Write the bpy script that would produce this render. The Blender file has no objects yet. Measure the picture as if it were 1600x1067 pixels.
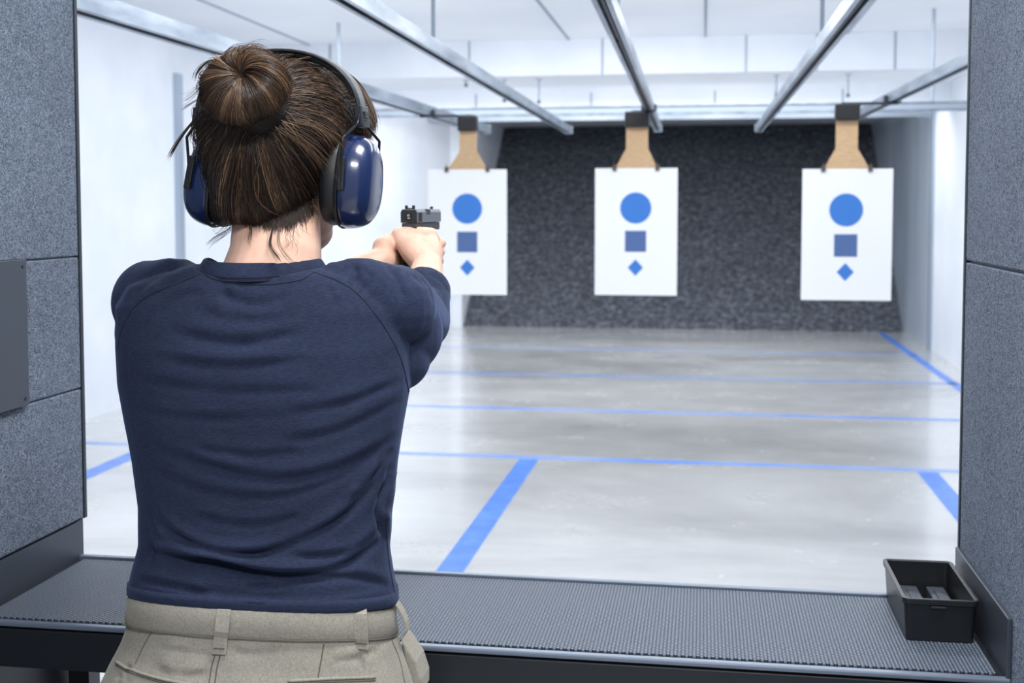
import bpy, bmesh, math, random
import numpy as np
from mathutils import Vector, Matrix
from mathutils.bvhtree import BVHTree
from mathutils import noise as mnoise

random.seed(7)
rng = np.random.default_rng(11)
SC = bpy.context.scene
COL = SC.collection
PI = math.pi

# ------------------------------------------------------------------ camera
CZ, FPX, YAW, PITCH = 1.50, 1890.0, math.radians(9.0), math.radians(3.3)
cam_data = bpy.data.cameras.new('camera')
cam = bpy.data.objects.new('camera', cam_data)
COL.objects.link(cam)
cam.location = (0, 0, CZ)
cam.rotation_euler = (PI / 2 - PITCH, 0, YAW)
cam_data.sensor_width = 36.0
cam_data.lens = 36.0 * FPX / 1600
cam_data.shift_y = -99.5 / 1600
cam_data.clip_start = 0.05
cam_data.dof.use_dof = True
cam_data.dof.focus_distance = 1.72
cam_data.dof.aperture_fstop = 6.5
SC.camera = cam

# ------------------------------------------------------------------ world, lights, exposure
SC.view_settings.view_transform = 'Standard'
SC.view_settings.look = 'None'
SC.view_settings.gamma = 1.0
SC.view_settings.use_curve_mapping = False
SC.view_settings.exposure = 0.0
W = bpy.data.worlds.new('world')
SC.world = W
W.use_nodes = True
bg = W.node_tree.nodes['Background']
bg.inputs[0].default_value = (0.88, 0.93, 1.0, 1)
bg.inputs[1].default_value = 0.55


def area(name, loc, size, power, rot=(0, 0, 0), col=(0.965, 0.985, 1.0), spread=PI):
    d = bpy.data.lights.new(name, 'AREA')
    d.shape = 'RECTANGLE'
    d.size, d.size_y = size
    d.energy = power
    d.color = col
    d.spread = spread
    o = bpy.data.objects.new(name, d)
    o.location = loc
    o.rotation_euler = rot
    COL.objects.link(o)
    return o


# ceiling troffers over the lanes (all above the frame), over the firing line, and behind each bulkhead
for i, y in enumerate((3.3, 5.3, 7.3, 9.2)):
    area('lane_light', (-0.75, y, 2.94), (4.6, 0.35), 60)
area('bay_light', (0.12, 1.2, 2.9), (0.5, 0.6), 50)
area('bay_light', (0.25, -0.7, 2.9), (1.0, 0.6), 95)
area('bulkhead_fill', (-0.7, 7.4, 2.88), (4.4, 0.16), 48, rot=(math.radians(97), 0, 0))  # added lamp, no fixture seen: brightens the ceiling and first bulkhead
area('baffle_light', (-0.8, 10.98, 2.71), (5.8, 0.12), 55, rot=(math.radians(20), 0, 0))
area('baffle_light', (-0.5, 12.62, 2.57), (5.2, 0.12), 75, rot=(math.radians(25), 0, 0))

# ------------------------------------------------------------------ pixel -> point of the place
_R = cam.rotation_euler.to_matrix()


def ray(px, py):
    v = _R @ Vector(((px - 800) / FPX, (433.5 + 0.5 - py) / FPX, -1.0))
    return v


def atY(px, py, Y):
    v = ray(px, py)
    return Vector((0, 0, CZ)) + v * (Y / v.y)


def atZ(px, py, z):
    v = ray(px, py)
    return Vector((0, 0, CZ)) + v * ((z - CZ) / v.z)


def atX(px, py, x):
    v = ray(px, py)
    return Vector((0, 0, CZ)) + v * (x / v.x)


_Rn = np.array(_R)


def project(co):
    """world points (n,3) -> photo pixels (n,2)"""
    c = (co - np.array([0, 0, CZ])) @ _Rn
    d = -c[:, 2]
    return np.stack([800 + FPX * c[:, 0] / d, 434 - FPX * c[:, 1] / d], 1)


# ------------------------------------------------------------------ material helpers
def lin(r, g, b):
    f = lambda c: (c / 255 / 12.92) if c / 255 <= 0.04045 else ((c / 255 + 0.055) / 1.055) ** 2.4
    return (f(r), f(g), f(b), 1)


def mat(name, col, rough=0.5, metal=0.0, spec=0.5, **kw):
    m = bpy.data.materials.new(name)
    m.use_nodes = True
    b = m.node_tree.nodes['Principled BSDF']
    b.inputs['Base Color'].default_value = col
    b.inputs['Roughness'].default_value = rough
    b.inputs['Metallic'].default_value = metal
    b.inputs['Specular IOR Level'].default_value = spec
    for k, v in kw.items():
        b.inputs[k].default_value = v
    return m


def nodes(m):
    return m.node_tree.nodes, m.node_tree.links, m.node_tree.nodes['Principled BSDF']


def tex_noise(m, scale, detail=4, rough=0.55, dist=0.0, coord='Object', stretch=(1, 1, 1)):
    N, L, b = nodes(m)
    tc = N.new('ShaderNodeTexCoord')
    mp = N.new('ShaderNodeMapping')
    mp.inputs['Scale'].default_value = stretch
    t = N.new('ShaderNodeTexNoise')
    t.inputs['Scale'].default_value = scale
    t.inputs['Detail'].default_value = detail
    t.inputs['Roughness'].default_value = rough
    t.inputs['Distortion'].default_value = dist
    L.new(tc.outputs[coord], mp.inputs['Vector'])
    L.new(mp.outputs[0], t.inputs['Vector'])
    return t


def ramp(m, src, stops):
    N, L, b = nodes(m)
    r = N.new('ShaderNodeValToRGB')
    while len(r.color_ramp.elements) < len(stops):
        r.color_ramp.elements.new(0.5)
    for e, (p, c) in zip(r.color_ramp.elements, stops):
        e.position = p
        e.color = c
    L.new(src, r.inputs[0])
    return r


def bump(m, src, strength, dist=0.002, prev=None):
    N, L, b = nodes(m)
    u = N.new('ShaderNodeBump')
    u.inputs['Strength'].default_value = strength
    u.inputs['Distance'].default_value = dist
    L.new(src, u.inputs['Height'])
    if prev:
        L.new(prev.outputs[0], u.inputs['Normal'])
    L.new(u.outputs[0], b.inputs['Normal'])
    return u


M = {}
# painted white walls and ceiling
m = M['wall'] = mat('white_wall_paint', lin(226, 232, 240), 0.45)
t = tex_noise(m, 1.3, 3)
r = ramp(m, t.outputs['Fac'], [(0.35, lin(220, 226, 235)), (0.65, lin(232, 236, 243))])
m.node_tree.links.new(r.outputs[0], nodes(m)[2].inputs['Base Color'])
m = M['ceil'] = mat('white_ceiling_panel', lin(222, 228, 237), 0.5)
t = tex_noise(m, 0.9, 2)
r = ramp(m, t.outputs['Fac'], [(0.35, lin(234, 238, 244)), (0.65, lin(242, 245, 249))])
m.node_tree.links.new(r.outputs[0], nodes(m)[2].inputs['Base Color'])
m = M['greywall'] = mat('grey_steel_wall_panel', lin(176, 189, 203), 0.32, 0.25)
t = tex_noise(m, 1.1, 3, stretch=(1, 1, 0.25))
r = ramp(m, t.outputs['Fac'], [(0.3, lin(160, 174, 190)), (0.7, lin(200, 210, 221))])
m.node_tree.links.new(r.outputs[0], nodes(m)[2].inputs['Base Color'])
# polished concrete
m = M['floor'] = mat('polished_concrete', lin(190, 190, 190), 0.22, 0, 0.6)
t = tex_noise(m, 0.55, 6, 0.6, 0.6, stretch=(0.6, 1.3, 1))
r = ramp(m, t.outputs['Fac'], [(0.30, lin(162, 163, 163)), (0.5, lin(192, 192, 192)), (0.72, lin(212, 213, 214))])
m.node_tree.links.new(r.outputs[0], nodes(m)[2].inputs['Base Color'])
t2 = tex_noise(m, 2.2, 5, 0.6)
r2 = ramp(m, t2.outputs['Fac'], [(0.3, (0.16, 0.16, 0.16, 1)), (0.7, (0.30, 0.30, 0.30, 1))])
m.node_tree.links.new(r2.outputs[0], nodes(m)[2].inputs['Roughness'])
m = M['blueline'] = mat('blue_floor_paint', lin(58, 112, 210), 0.3)
t = tex_noise(m, 9, 4)
r = ramp(m, t.outputs['Fac'], [(0.3, lin(60, 114, 208)), (0.75, lin(94, 142, 222))])
m.node_tree.links.new(r.outputs[0], nodes(m)[2].inputs['Base Color'])
# granulated rubber
nodes(M['floor'])[2].inputs['Coat Weight'].default_value = 0.7
nodes(M['floor'])[2].inputs['Coat Roughness'].default_value = 0.13
m = M['worn'] = mat('worn_blue_floor_paint', lin(120, 156, 226), 0.3)
m.node_tree.links.new(ramp(m, tex_noise(m, 1.2, 5).outputs['Fac'], [(0.35, lin(96, 138, 220)), (0.65, lin(150, 172, 214))]).outputs[0], nodes(m)[2].inputs['Base Color'])
m = M['rubber'] = mat('granulated_rubber', lin(62, 65, 72), 0.85)
t = tex_noise(m, 15, 6, 0.8)
r = ramp(m, t.outputs['Fac'], [(0.36, lin(44, 47, 54)), (0.5, lin(82, 87, 96)), (0.60, lin(116, 121, 131)), (0.72, lin(160, 165, 175))])
m.node_tree.links.new(r.outputs[0], nodes(m)[2].inputs['Base Color'])
bump(m, t.outputs['Fac'], 1.0, 0.03)
# galvanised rail
m = M['galv'] = mat('galvanised_steel', lin(150, 160, 172), 0.36, 0.85)
t = tex_noise(m, 14, 3, stretch=(1, 0.2, 1))
r = ramp(m, t.outputs['Fac'], [(0.3, lin(120, 131, 146)), (0.7, lin(178, 187, 198))])
m.node_tree.links.new(r.outputs[0], nodes(m)[2].inputs['Base Color'])
M['zinc'] = mat('dull_zinc', lin(150, 161, 175), 0.5, 0.4)
M['rodgrey'] = mat('rod_grey', lin(120, 132, 148), 0.6)
M['darksteel'] = mat('dark_steel', lin(52, 58, 66), 0.45, 0.5)
M['blackplastic'] = mat('black_plastic', lin(22, 24, 28), 0.38)
M['blackrubber'] = mat('black_rubber', lin(20, 21, 24), 0.6)
m = M['card'] = mat('tan_cardboard', lin(205, 172, 134), 0.8)
t = tex_noise(m, 30, 3, stretch=(1, 1, 6))
r = ramp(m, t.outputs['Fac'], [(0.3, lin(196, 162, 124)), (0.7, lin(214, 182, 145))])
m.node_tree.links.new(r.outputs[0], nodes(m)[2].inputs['Base Color'])
M['paper'] = mat('white_paper', lin(244, 246, 249), 0.6)
M['printblue'] = mat('blue_print', lin(58, 124, 208), 0.6)
M['printslate'] = mat('slate_blue_print', lin(80, 108, 160), 0.6)
M['clip'] = mat('brown_clip', lin(96, 84, 76), 0.5, 0.3)


def fabric(name, dark, mid, light, sc=1.0):
    m = mat(name, mid, 0.95, 0, 0.15)
    N, L, b = nodes(m)
    t = tex_noise(m, 135 * sc, 3, 0.6, 2.6)
    v = tex_noise(m, 5, 3)
    r = ramp(m, t.outputs['Fac'], [(0.36, dark), (0.5, mid), (0.56, light), (0.66, mid)])
    mx = N.new('ShaderNodeMixRGB')
    mx.blend_type = 'MULTIPLY'
    mx.inputs[0].default_value = 1
    r2 = ramp(m, v.outputs['Fac'], [(0.3, (0.86, 0.86, 0.86, 1)), (0.7, (1, 1, 1, 1))])
    L.new(r.outputs[0], mx.inputs[1])
    L.new(r2.outputs[0], mx.inputs[2])
    L.new(mx.outputs[0], b.inputs['Base Color'])
    b1 = bump(m, t.outputs['Fac'], 0.9, 0.004)
    return m


M['fabric'] = fabric('blue_grey_felt', lin(78, 87, 101), lin(102, 112, 128), lin(148, 158, 172))
M['steelplate'] = mat('grey_coated_steel', lin(62, 68, 78), 0.42, 0.35)
M['counterblack'] = mat('black_coated_steel', lin(24, 28, 35), 0.4, 0.2)
M['lip'] = mat('brushed_grey_trim', lin(104, 114, 129), 0.34, 0.35)
# woven rubber mat
m = M['mat'] = mat('ribbed_rubber_mat', lin(58, 66, 78), 0.5, 0, 0.5)
N, L, b = nodes(m)
tc = N.new('ShaderNodeTexCoord')
mp = N.new('ShaderNodeMapping')
mp.inputs['Scale'].default_value = (1, 1, 1)
L.new(tc.outputs['Object'], mp.inputs['Vector'])
sep = N.new('ShaderNodeSeparateXYZ')
L.new(mp.outputs[0], sep.inputs[0])


def mth(op, a, bb=None):
    n = N.new('ShaderNodeMath')
    n.operation = op
    for i, s in enumerate((a, bb)):
        if s is None:
            continue
        if isinstance(s, (int, float)):
            n.inputs[i].default_value = s
        else:
            L.new(s, n.inputs[i])
    return n.outputs[0]


sx = mth('SINE', mth('MULTIPLY', sep.outputs[0], 2 * PI / 0.0054))
rowsel = mth('SINE', mth('MULTIPLY', sep.outputs[0], PI / 0.0054))
ph = mth('MULTIPLY', mth('SIGN', rowsel), PI / 2)
sy = mth('SINE', mth('ADD', mth('MULTIPLY', sep.outputs[1], 2 * PI / 0.0062), ph))
h = mth('ADD', mth('MULTIPLY', mth('ABSOLUTE', rowsel), 1.0), mth('MULTIPLY', sy, 0.55))
r = ramp(m, h, [(0.10, lin(34, 40, 49)), (0.45, lin(64, 73, 86)), (0.95, lin(104, 114, 129))])
L.new(r.outputs[0], b.inputs['Base Color'])
bump(m, h, 0.8, 0.0018)


# ------------------------------------------------------------------ geometry helpers
class MB:
    def __init__(s):
        s.v, s.f = [], []

    def add(s, vs, fs):
        o = len(s.v)
        s.v += [tuple(v) for v in vs]
        s.f += [tuple(i + o for i in f) for f in fs]
        return s

    def box(s, c, d, rot=None):
        c = Vector(c)
        h = Vector(d) / 2
        vs = []
        for z in (-1, 1):
            for x, y in ((-1, -1), (1, -1), (1, 1), (-1, 1)):
                p = Vector((x * h.x, y * h.y, z * h.z))
                if rot is not None:
                    p = rot @ p
                vs.append(c + p)
        return s.add(vs, [(3, 2, 1, 0), (4, 5, 6, 7), (0, 1, 5, 4), (1, 2, 6, 5), (2, 3, 7, 6), (3, 0, 4, 7)])

    def prism(s, pts, ext):
        """closed polygon extruded by vector ext"""
        n = len(pts)
        e = Vector(ext)
        vs = [Vector(p) for p in pts] + [Vector(p) + e for p in pts]
        fs = [tuple(range(n - 1, -1, -1)), tuple(range(n, 2 * n))]
        for i in range(n):
            j = (i + 1) % n
            fs.append((i, j, n + j, n + i))
        return s.add(vs, fs)

    def rings(s, rings, cap=True, closed=False):
        n = len(rings[0])
        vs = [p for r in rings for p in r]
        fs = []
        K = len(rings)
        for k in range(K if closed else K - 1):
            a, b = k * n, ((k + 1) % K) * n
            for i in range(n):
                j = (i + 1) % n
                fs.append((a + i, a + j, b + j, b + i))
        if cap and not closed:
            fs.append(tuple(range(n - 1, -1, -1)))
            fs.append(tuple((K - 1) * n + i for i in range(n)))
        return s.add(vs, fs)

    def tube(s, pts, r, n=10, cap=True, flat=None):
        """tube through pts; r scalar or list; flat=(side vector, ratio) squashes"""
        pts = [Vector(p) for p in pts]
        rs = r if isinstance(r, (list, tuple)) else [r] * len(pts)
        rings = []
        up = None
        for i, p in enumerate(pts):
            t = (pts[min(i + 1, len(pts) - 1)] - pts[max(i - 1, 0)]).normalized()
            if up is None:
                up = Vector((0, 0, 1)) if abs(t.z) < 0.9 else Vector((1, 0, 0))
            a = (up - t * up.dot(t)).normalized()
            b = t.cross(a)
            up = a
            rings.append([p + (a * math.cos(2 * PI * k / n) + b * math.sin(2 * PI * k / n)) * rs[i] for k in range(n)])
        return s.rings(rings, cap)

    def ellipsoid(s, c, r, rot=None, nu=20, nv=12):
        c = Vector(c)
        rings = []
        for j in range(1, nv):
            th = PI * j / nv
            ring = []
            for i in range(nu):
                ph = 2 * PI * i / nu
                p = Vector((r[0] * math.sin(th) * math.cos(ph), r[1] * math.sin(th) * math.sin(ph), -r[2] * math.cos(th)))
                if rot is not None:
                    p = rot @ p
                ring.append(c + p)
            rings.append(ring)
        return s.rings(rings)

    def build(s, name, m, parent=None, bevel=0, smooth=False, seg=2):
        me = bpy.data.meshes.new(name)
        me.from_pydata(s.v, [], s.f)
        bm = bmesh.new()
        bm.from_mesh(me)
        bmesh.ops.recalc_face_normals(bm, faces=bm.faces)
        bm.to_mesh(me)
        bm.free()
        o = bpy.data.objects.new(name, me)
        COL.objects.link(o)
        if m:
            me.materials.append(m)
        if parent:
            o.parent = parent
            o.matrix_parent_inverse = parent.matrix_basis.inverted()
        if smooth:
            me.shade_smooth()
        if bevel:
            b = o.modifiers.new('bevel', 'BEVEL')
            b.width = bevel
            b.segments = seg
            b.limit_method = 'ANGLE'
            b.harden_normals = False
        return o


def tag(o, label=None, cat=None, group=None, kind=None):
    for k, v in (('label', label), ('category', cat), ('group', group), ('kind', kind)):
        if v:
            o[k] = v
    return o


def empty(name, loc, label, cat, group=None):
    o = bpy.data.objects.new(name, None)
    o.location = loc
    COL.objects.link(o)
    return tag(o, label, cat, group)


def dup(root, delta, label, factor=None):
    r = root.copy()
    COL.objects.link(r)
    r.location = Vector(root.location) + Vector(delta)
    r['label'] = label
    for ch in list(root.children):
        c = ch.copy()
        COL.objects.link(c)
        c.parent = r
        for g in ch.children:
            d = g.copy()
            COL.objects.link(d)
            d.parent = c
    return r


def struct(name, mb, m, **kw):
    return tag(mb.build(name, m, **kw), kind='structure')

# ================================================================== the range room
XL, XR, YB = -4.3, 2.38, 15.1
struct('floor', MB().box((-1.0, 8.5, -0.05), (9.0, 23.0, 0.1)), M['floor'])
# ceiling in three steps with two bulkheads
Y1, Y2, YE = 10.8, 12.45, 18.7
Z0, Z1, Z2 = 3.0, 2.68, 2.53
struct('ceiling', MB().box((-1, (Y1 - 3) / 2, Z0 + 0.05), (9, Y1 + 3, 0.1)), M['ceil'])
struct('trim_1', MB().box((-1, Y1 + 0.04, (Z0 + Z1) / 2 + 0.05), (9, 0.08, Z0 - Z1 + 0.1)), M['wall'])
struct('ceiling', MB().box((-1, (Y1 + Y2) / 2 + 0.02, Z1 + 0.10), (9, Y2 - Y1 - 0.04, 0.08)), M['ceil'])
struct('trim_2', MB().box((-1, Y2 + 0.03, (Z1 + Z2) / 2 + 0.04), (9, 0.06, Z1 - Z2 + 0.08)), M['wall'])
struct('ceiling', MB().box((-1, (Y2 + YE) / 2 + 0.02, Z2 + 0.24), (9, YE - Y2 - 0.04, 0.08)), M['ceil'])
struct('trim_3', MB().box((-1, 14.3, Z2 + 0.10), (9, 0.05, 0.2)), M['greywall'])
# battens covering the ceiling panel joints
k = 4
for x in (-3.6, -2.4, -1.2, 0.0, 1.2):
    struct('trim_%d' % k, MB().box((x, Y1 - 1.5, Z0 - 0.004), (0.018, 3.0, 0.008)), M['zinc'])
    k += 1
for x in (-3.4, -2.1, -0.9, 0.35, 0.95, 1.6):
    struct('trim_%d' % k, MB().box((x, Y1 - 0.004, (Z0 + Z1) / 2), (0.014, 0.008, Z0 - Z1)), M['zinc'])
    k += 1
    struct('trim_%d' % k, MB().box((x - 0.25, Y2 - 0.004, (Z1 + Z2) / 2), (0.014, 0.008, Z1 - Z2)), M['zinc'])
    k += 1
# walls
struct('wall_left', MB().box((XL - 0.05, 5.0, 1.5), (0.1, 10.2, 3.0)), M['wall'])
mb = MB()
mb.prism([(XL, 10.1, 0), (XL - 0.1, 10.1, 0), (XL - 0.1, YE, 0), (-3.02, YE, 0), (-3.02, 15.0, 0), (-3.14, 14.9, 0)], (0, 0, 3))
struct('wall_left', mb, M['wall'])
struct('trim_%d' % k, MB().box((XL + 0.02, atX(284, 400, XL + 0.03).y, 1.3), (0.04, 0.10, 2.6)), M['greywall']); k += 1
struct('trim_%d' % k, MB().box((-3.95, 11.3, 1.3), (0.3, 0.3, 2.6)), M['wall']); k += 1
struct('wall_right', MB().box((XR + 0.05, 5.9, 1.5), (0.1, 14.8, 3.0)), M['wall'])
struct('wall_right', MB().box((XR + 0.06, 16.0, 1.5), (0.1, 5.4, 3.0)), M['greywall'])
struct('trim_%d' % k, MB().box((XR - 0.015, 13.25, 1.25), (0.03, 0.1, 2.5)), M['zinc']); k += 1
# rubber berm leaning back between the side walls
mb = MB()
mb.prism([(-3.2, YB, 0), (XR + 0.04, YB, 0), (XR + 0.04, YB + 0.5, 0), (-3.2, YB + 0.5, 0)], (0, 0, 0.001))
mb = MB()
mb.prism([(-3.16, YB, 0), (-3.16, 18.3, 2.72), (-3.16, 18.6, 2.72), (-3.16, 18.6, 0)], (XR + 3.2, 0, 0))
struct('wall_back', mb, M['rubber'])

# ------------------------------------------------------------------ blue lines painted on the floor
def line(p, q, w, label, m='blueline'):
    p, q = Vector(p), Vector(q)
    d = (q - p)
    L_ = d.length
    n = Vector((-d.y, d.x, 0)).normalized() * w / 2
    mb = MB().prism([p + n, q + n, q - n, p - n], (0, 0, 0.0012))
    return tag(mb.build('floor_line', M[m]), label, 'floor line', 'blue lines painted on the range floor')


def fl(px, py):
    return atZ(px, py, 0.0)


def hline(y0, w, label, x0=-4.1, x1=2.3):
    a = fl(*y0)
    return line((x0, a.y, 0), (x1, a.y, 0), w, label, 'worn')


ya = fl(838, 718).y
line((-1.03, 2.4, 0), (-1.02, ya, 0), 0.115, 'wide blue floor line running away from the counter beside the shooter')
line((1.27, 2.4, 0), (1.27, ya, 0), 0.115, 'wide blue floor line running past the black tray towards the right target')
line((-3.42, 2.4, 0), (-3.42, ya, 0), 0.115, 'wide blue floor line beside the left wall, left of the shooter')
hline((1060, 722), 0.085, 'blue line across the floor where the wide lane lines end, nearest the counter')
hline((1060, 645), 0.085, 'blue line across the floor, second from the counter')
hline((1060, 590), 0.07, 'faint blue line across the floor, third from the counter')
hline((1060, 548), 0.06, 'faintest blue line across the floor, nearest the dark rubber backstop')
line((2.12, fl(1498, 602).y - 2.2, 0), (2.12, YB - 0.1, 0), 0.085, 'blue floor line along the foot of the right wall up to the backstop')

# ------------------------------------------------------------------ overhead rails, cross beam, hangers
ZR = 2.04


def rail(p, q, label, w=0.052, h=0.045):
    """C-channel rail from pixel p to pixel q at rail height"""
    a, b_ = atZ(*p, ZR), atZ(*q, ZR)
    d = (b_ - a).normalized()
    s_ = Vector((d.y, -d.x, 0))
    up = Vector((0, 0, 1))
    prof = [(-.5, 0), (-.5, 1), (.5, 1), (.5, 0), (.22, 0), (.22, .12), (.4, .12), (.4, .88), (-.4, .88), (-.4, .12), (-.22, .12), (-.22, 0)]
    pts = [a + s_ * (u * w) + up * (v * h) for u, v in prof]
    root = empty('target_rail', a, label, 'rail', 'galvanised target rails under the ceiling')
    mb = MB().prism(pts, b_ - a)
    mb.build('channel', M['galv'], root)
    # belt running inside the channel
    MB().tube([a + up * 0.012, b_ + up * 0.012], 0.006, 8).build('cable', M['darksteel'], root)
    c = MB().box(b_ + d * 0.02 + up * h / 2, (w * 1.1, 0.05, h * 1.2), Matrix.Rotation(math.atan2(-d.x, d.y), 3, 'Z'))
    c.build('end_bracket', M['galv'], root, bevel=0.003)
    return root, a, b_, d


rails = []
rails.append(rail((40, -5), (757, 208), 'galvanised rail at far left carrying the target beside the pistol', 0.08, 0.055))
rails.append(rail((470, -35), (888, 208), 'galvanised rail crossing the ceiling between the left and middle targets'))
rails.append(rail((915, -55), (1028, 205), 'galvanised rail ending at the middle target carrier'))
rails.append(rail((1400, -60), (1186, 205), 'galvanised rail slanting down between the middle and right targets'))
rails.append(rail((1600, 62), (1330, 190), 'galvanised rail near the right wall carrying the right target'))


def rod(px, py, Y, z1, label):
    p = atY(px, py, Y)
    root = empty('hanger_rod', (p.x, Y, p.z), label, 'hanger', 'rods holding the rails to the ceiling')
    MB().tube([(p.x, Y, p.z), (p.x, Y, z1)], 0.0075, 8).build('rod', M['rodgrey'], root)
    MB().box((p.x, Y, p.z + 0.005), (0.03, 0.03, 0.03)).build('clamp', M['darksteel'], root, bevel=0.003)
    MB().box((p.x, Y, z1 - 0.006), (0.05, 0.05, 0.012)).build('ceiling_plate', M['zinc'], root, bevel=0.002)


for (px, py, lab) in ((677, 76, 'thin rod holding the rail between left and middle targets'),
                      (965, 62, 'thin rod holding the middle rail near the bright bulkhead'),
                      (1284, 68, 'thin rod holding the rail left of the right target')):
    p = atZ(px, py, ZR + 0.04)
    rod(px, py, p.y, Z0, lab)
for (px, py, lab) in ((728, 134, 'dark hanger above the left target carrier'), (788, 158, 'short hanger on the rail right of the left target'),
                      (842, 160, 'hanger in front of the second bulkhead, left of the middle rail'),
                      (1325, 150, 'hanger above the right target carrier'), (1213, 150, 'hanger on the rail left of the right target')):
    rod(px, py, 11.6, Z1 + 0.06, lab)

# cross beam
pb0, pb1 = atY(560, 172, 9.6), atY(1500, 172, 9.6)
zb = (pb0.z + pb1.z) / 2
root = empty('cross_beam', (-1.0, 9.6, zb), 'long galvanised beam spanning the range behind the target carriers', 'beam')
XB = -3.15
MB().box(((XB + XR) / 2 + 0.0, 9.6, zb), (XR - XB, 0.05, 0.045)).build('beam', M['zinc'], root, bevel=0.003)
MB().box(((XB + XR) / 2, 9.6, zb + 0.033), (XR - XB, 0.07, 0.008)).build('flange', M['galv'], root)
MB().box(((XB + XR) / 2, 9.6, zb - 0.03), (XR - XB, 0.07, 0.008)).build('flange', M['galv'], root)
for x in (-2.95, 1.7):
    MB().tube([(x, 9.6, zb), (x, 9.6, Z0)], 0.012, 8).build('support', M['zinc'], root)

# ------------------------------------------------------------------ targets and their carriers
def target(ri, cx, top, bot, lx, rx, Y, carrier_top, neck_w, tilt, which, circ, sq, dia):
    """sheet edges lx, rx and top/bot are photo pixels at depth Y"""
    a = atY(lx, top, Y)
    b_ = atY(rx, bot, Y)
    x0, x1, z1, z0 = a.x, b_.x, a.z, b_.z
    W_, H_ = x1 - x0, z1 - z0
    xm = (x0 + x1) / 2
    s = W_ / 125.0                      # metres per photo pixel on the sheet
    root = empty('paper_target', (xm, Y, z0), 'white paper target with blue circle, square and diamond, ' + which, 'target', 'paper targets hanging down range')
    MB().box((xm, Y, (z0 + z1) / 2), (W_, 0.004, H_)).build('sheet', M['paper'], root)
    cxx = atY(cx, 300, Y).x
    cz = atY(cx, circ[0], Y).z
    R_ = circ[1] * s
    MB().prism([(cxx + R_ * math.cos(t_ * PI / 32), Y - 0.003, cz + R_ * math.sin(t_ * PI / 32)) for t_ in range(64)], (0, -0.001, 0)).build('printed_circle', M['printblue'], root)
    cz = atY(cx, sq[0], Y).z
    R_ = sq[1] * s
    MB().box((cxx, Y - 0.003, cz), (2 * R_, 0.0015, 2 * R_)).build('printed_square', M['printslate'], root)
    cz = atY(cx, dia[0], Y).z
    R_ = dia[1] * s
    MB().prism([(cxx + R_ * u, Y - 0.003, cz + 1.08 * R_ * v) for u, v in ((1, 0), (0, 1), (-1, 0), (0, -1))], (0, -0.001, 0)).build('printed_diamond', M['printblue'], root)
    # carrier: clamp head, cardboard hanger, two clips
    ct = atY(cx, carrier_top, Y)
    ct.z = min(ct.z, ZR - 0.004)
    ra, rb = rails[ri][1], rails[ri][2]
    xr = ra.x + (rb.x - ra.x) * (Y - ra.y) / (rb.y - ra.y)
    nw = neck_w * s / 2
    fw = 0.265 * W_
    nx = atY(neck_x := cx + tilt, 200, Y).x
    cr = empty('target_carrier', (nx, Y, ct.z), 'black carrier clamp with tan cardboard hanger holding ' + which.replace('the one ', 'the target '), 'target carrier', 'target carriers on the rails')
    hz = 24 * s
    MB().box((nx, Y + 0.0, ct.z - hz / 2), (nw * 2.25, 0.07, hz)).build('clamp', M['blackplastic'], cr, bevel=0.009, seg=3)
    x_0, x_1 = min(nx, xr) - 0.03, max(nx, xr) + 0.03
    MB().box(((x_0 + x_1) / 2, Y, (ct.z + ZR) / 2 - 0.003), (x_1 - x_0, 0.05, ZR - ct.z + 0.008)).build('trolley', M['darksteel'], cr, bevel=0.001)
    for s_ in (-1, 1):
        MB().box((xr + s_ * (0.052 if ri == 0 else 0.036), Y, ZR + 0.016), (0.012, 0.05, 0.036)).build('trolley_cheek', M['darksteel'], cr, bevel=0.002)
    zt = ct.z - hz * 0.8
    zs = z1 + 24 * s
    MB().prism([(nx - nw, Y + 0.0015, zt), (nx + nw, Y + 0.0015, zt), (nx + nw * 1.02, Y + 0.0015, zs + 0.015), (nx + nw * 1.2, Y + 0.0015, zs), (cxx + fw, Y + 0.0015, z1 - 0.012), (cxx - fw, Y + 0.0015, z1 - 0.012), (nx - nw * 1.2, Y + 0.0015, zs), (nx - nw * 1.02, Y + 0.0015, zs + 0.015)], (0, 0.008, 0)).build('cardboard_hanger', M['card'], cr)
    for sgn in (-1, 1):
        c = MB().box((cxx + sgn * fw * 0.98, Y - 0.002, z1 + 0.0), (0.022, 0.022, 0.03))
        c.tube([(cxx + sgn * fw * 0.98, Y - 0.010, z1 + 0.01), (cxx + sgn * fw * 0.98, Y - 0.02, z1 + 0.028)], 0.003, 6)
        c.build('clip', M['clip'], cr, bevel=0.003)


target(0, 730, 265, 461, 669, 792, 6.95, 170, 27, 1, 'the one beside the pistol', (326, 23.5), (378, 16), (418, 11.5))
target(2, 993.5, 263, 462, 930, 1057.5, 6.8, 165, 33, 2, 'the one in the middle', (325, 23.5), (377, 16), (418, 11.5))
target(4, 1322.5, 264, 470, 1254, 1392, 6.45, 161, 30, 1, 'the one beside the right wall', (328, 23.3), (383.5, 16), (425, 11.8))

# ================================================================== the firing booth
ZC = 0.85
bl = atZ(134, 878, ZC)
br = atZ(1500, 925, ZC)
fL, fM = atZ(0, 981, ZC), atZ(1000, 1025, ZC)
YF = atZ(750, 1014, ZC).y
YK = atZ(750, 899, ZC).y
XBL, XBR = atY(131, 700, YK + 0.02).x, atY(1503, 600, YK + 0.01).x
# side partitions
T = 0.06


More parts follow.
